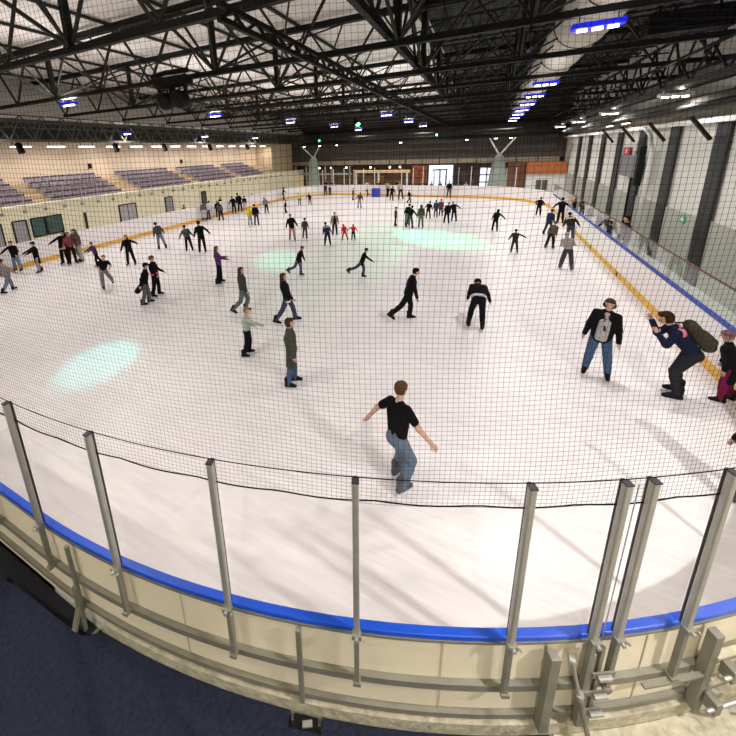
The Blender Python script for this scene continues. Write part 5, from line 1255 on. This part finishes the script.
    (-20.95, 18.9, 0.694, -1.57, (0.0045, 0.0045, 0.0055), (0.0045, 0.0045, 0.0055), (0.006, 0.005, 0.005), 'short', 'waist', {}, 'child spectator in black, shorter one of the close pair at the left boards', {'shoe': 1, 'spec': 1}),
    (-20.95, 24.1, 0.9, -1.57, (0.0045, 0.0045, 0.0055), (0.0045, 0.0045, 0.0055), (0.006, 0.005, 0.005), 'short', 'waist', {}, 'spectator in black standing behind the left boards beyond the big group', {'shoe': 1, 'spec': 1}),
    (-20.95, 16.2, 0.678, -1.57, (0.006, 0.005, 0.005), (0.0045, 0.0045, 0.0055), (0.006, 0.005, 0.005), 'short', 'waist', {}, 'child spectator whose head just tops the left boards near the grey double door', {'shoe': 1, 'spec': 1}),
    (-20.95, 28.8, 0.722, -1.57, (0.0045, 0.0045, 0.0055), (0.0045, 0.0045, 0.0055), (0.006, 0.005, 0.005), 'short', 'waist', {}, 'child spectator behind the left boards past the dark pair', {'shoe': 1, 'spec': 1}),
    (-20.95, 15.0, 0.667, -1.57, (0.03, 0.02, 0.02), (0.0045, 0.0045, 0.0055), (0.006, 0.005, 0.005), 'short', 'waist', {}, 'child spectator behind the left boards, nearest to the camera of them all', {'shoe': 1, 'spec': 1}),
    (-17.6, 39.4, 0.972, 3.14, (0.0045, 0.0045, 0.0055), (0.0045, 0.0045, 0.0055), (0.006, 0.005, 0.005), 'short', 'waist', {}, 'spectator in black standing behind the far glass at left', {'shoe': 1, 'spec': 1}),
    (-16.9, 39.6, 0.944, 3.14, (0.06, 0.02, 0.03), (0.0045, 0.0045, 0.0055), (0.006, 0.005, 0.005), 'short', 'waist', {}, 'spectator in dark maroon behind the far glass at left', {'shoe': 1, 'spec': 1}),
    (-12.4, 39.4, 0.944, 3.14, (0.7, 0.68, 0.68), (0.0045, 0.0045, 0.0055), (0.006, 0.005, 0.005), 'short', 'waist', {}, 'spectator in white top behind the far glass left of the gate', {'shoe': 1, 'spec': 1}),
    (-11.0, 39.6, 0.944, 3.14, (0.06, 0.02, 0.06), (0.0045, 0.0045, 0.0055), (0.006, 0.005, 0.005), 'short', 'waist', {}, 'spectator in dark purple behind the far gate', {'shoe': 1, 'spec': 1}),
    (-10.2, 40.0, 0.944, 3.14, (0.3, 0.2, 0.06), (0.0045, 0.0045, 0.0055), (0.006, 0.005, 0.005), 'short', 'waist', {}, 'spectator in mustard behind the far gate', {'shoe': 1, 'spec': 1}),
    (-8.9, 39.8, 0.972, 3.14, (0.0045, 0.0045, 0.0055), (0.0045, 0.0045, 0.0055), (0.006, 0.005, 0.005), 'short', 'waist', {}, 'spectator in black at the right side of the far gate', {'shoe': 1, 'spec': 1}),
    (-6.3, 39.5, 0.944, 3.14, (0.0045, 0.0045, 0.0055), (0.0045, 0.0045, 0.0055), (0.006, 0.005, 0.005), 'short', 'waist', {}, 'spectator in black left of the bright window', {'shoe': 1, 'spec': 1}),
    (-5.3, 39.6, 0.889, 3.14, (0.022, 0.022, 0.026), (0.0045, 0.0045, 0.0055), (0.006, 0.005, 0.005), 'short', 'waist', {}, 'spectator in dark grey in front of the bright window', {'shoe': 1, 'spec': 1}),
    (-4.4, 39.5, 0.917, 3.14, (0.03, 0.04, 0.07), (0.0045, 0.0045, 0.0055), (0.006, 0.005, 0.005), 'short', 'waist', {}, 'spectator in dark blue in front of the bright window', {'shoe': 1, 'spec': 1}),
    (-1.9, 39.8, 0.889, 3.14, (0.5, 0.42, 0.4), (0.0045, 0.0045, 0.0055), (0.3, 0.15, 0.1), 'short', 'waist', {}, 'spectator in pale pink between the two bright windows', {'shoe': 1, 'spec': 1}),
]
for row in PEOPLE:
    x, y, h, rz, top, leg, hc, hs, jk, pose, label, ex = row
    if ex.get('spec'): ex['z'] = -.1 - .045 * h
    res_ = person(*row)
    if 'under a backpack' in label:
        root, T, W, S = res_
        prim = [(W(T((-.09, -.22, .08))), W(T((-.08, -.21, .42))), .11 * S, .10 * S), (W(T((.09, -.22, .08))), W(T((.08, -.21, .42))), .11 * S, .10 * S), (W(T((0, -.30, .08))), W(T((0, -.28, .25))), .08 * S, .07 * S)]
        v, f = blob(prim, .016, .04)
        o = bpy.data.objects.new('backpack', npmesh('backpack', v, f, fabric((.045, .04, .025), 'bag'))); COL.objects.link(o)
        o.location = root.location; o.rotation_euler = root.rotation_euler
        set_tags(o, 'dark olive backpack on the person in the navy top bending forward at right', 'backpack')
        for s in (-1, 1):
            me_ = MB().tube([W(T((.11 * s, -.16, .48))), W(T((.12 * s, -.02, .535))), W(T((.11 * s, .13, .40))), W(T((.12 * s, .10, .2))), W(T((.12 * s, -.12, .1)))], .016, 6)
            child(mesh_from('strap', me_.V, me_.F, fabric((.02, .02, .015), 'bag')), 'strap', o)
        me_ = MB().tube([W(T((-.05, -.2, .52))), W(T((0, -.2, .56))), W(T((.05, -.2, .52)))], .01, 6)
        child(mesh_from('handle', me_.V, me_.F, fabric((.02, .02, .015), 'bag')), 'handle', o)
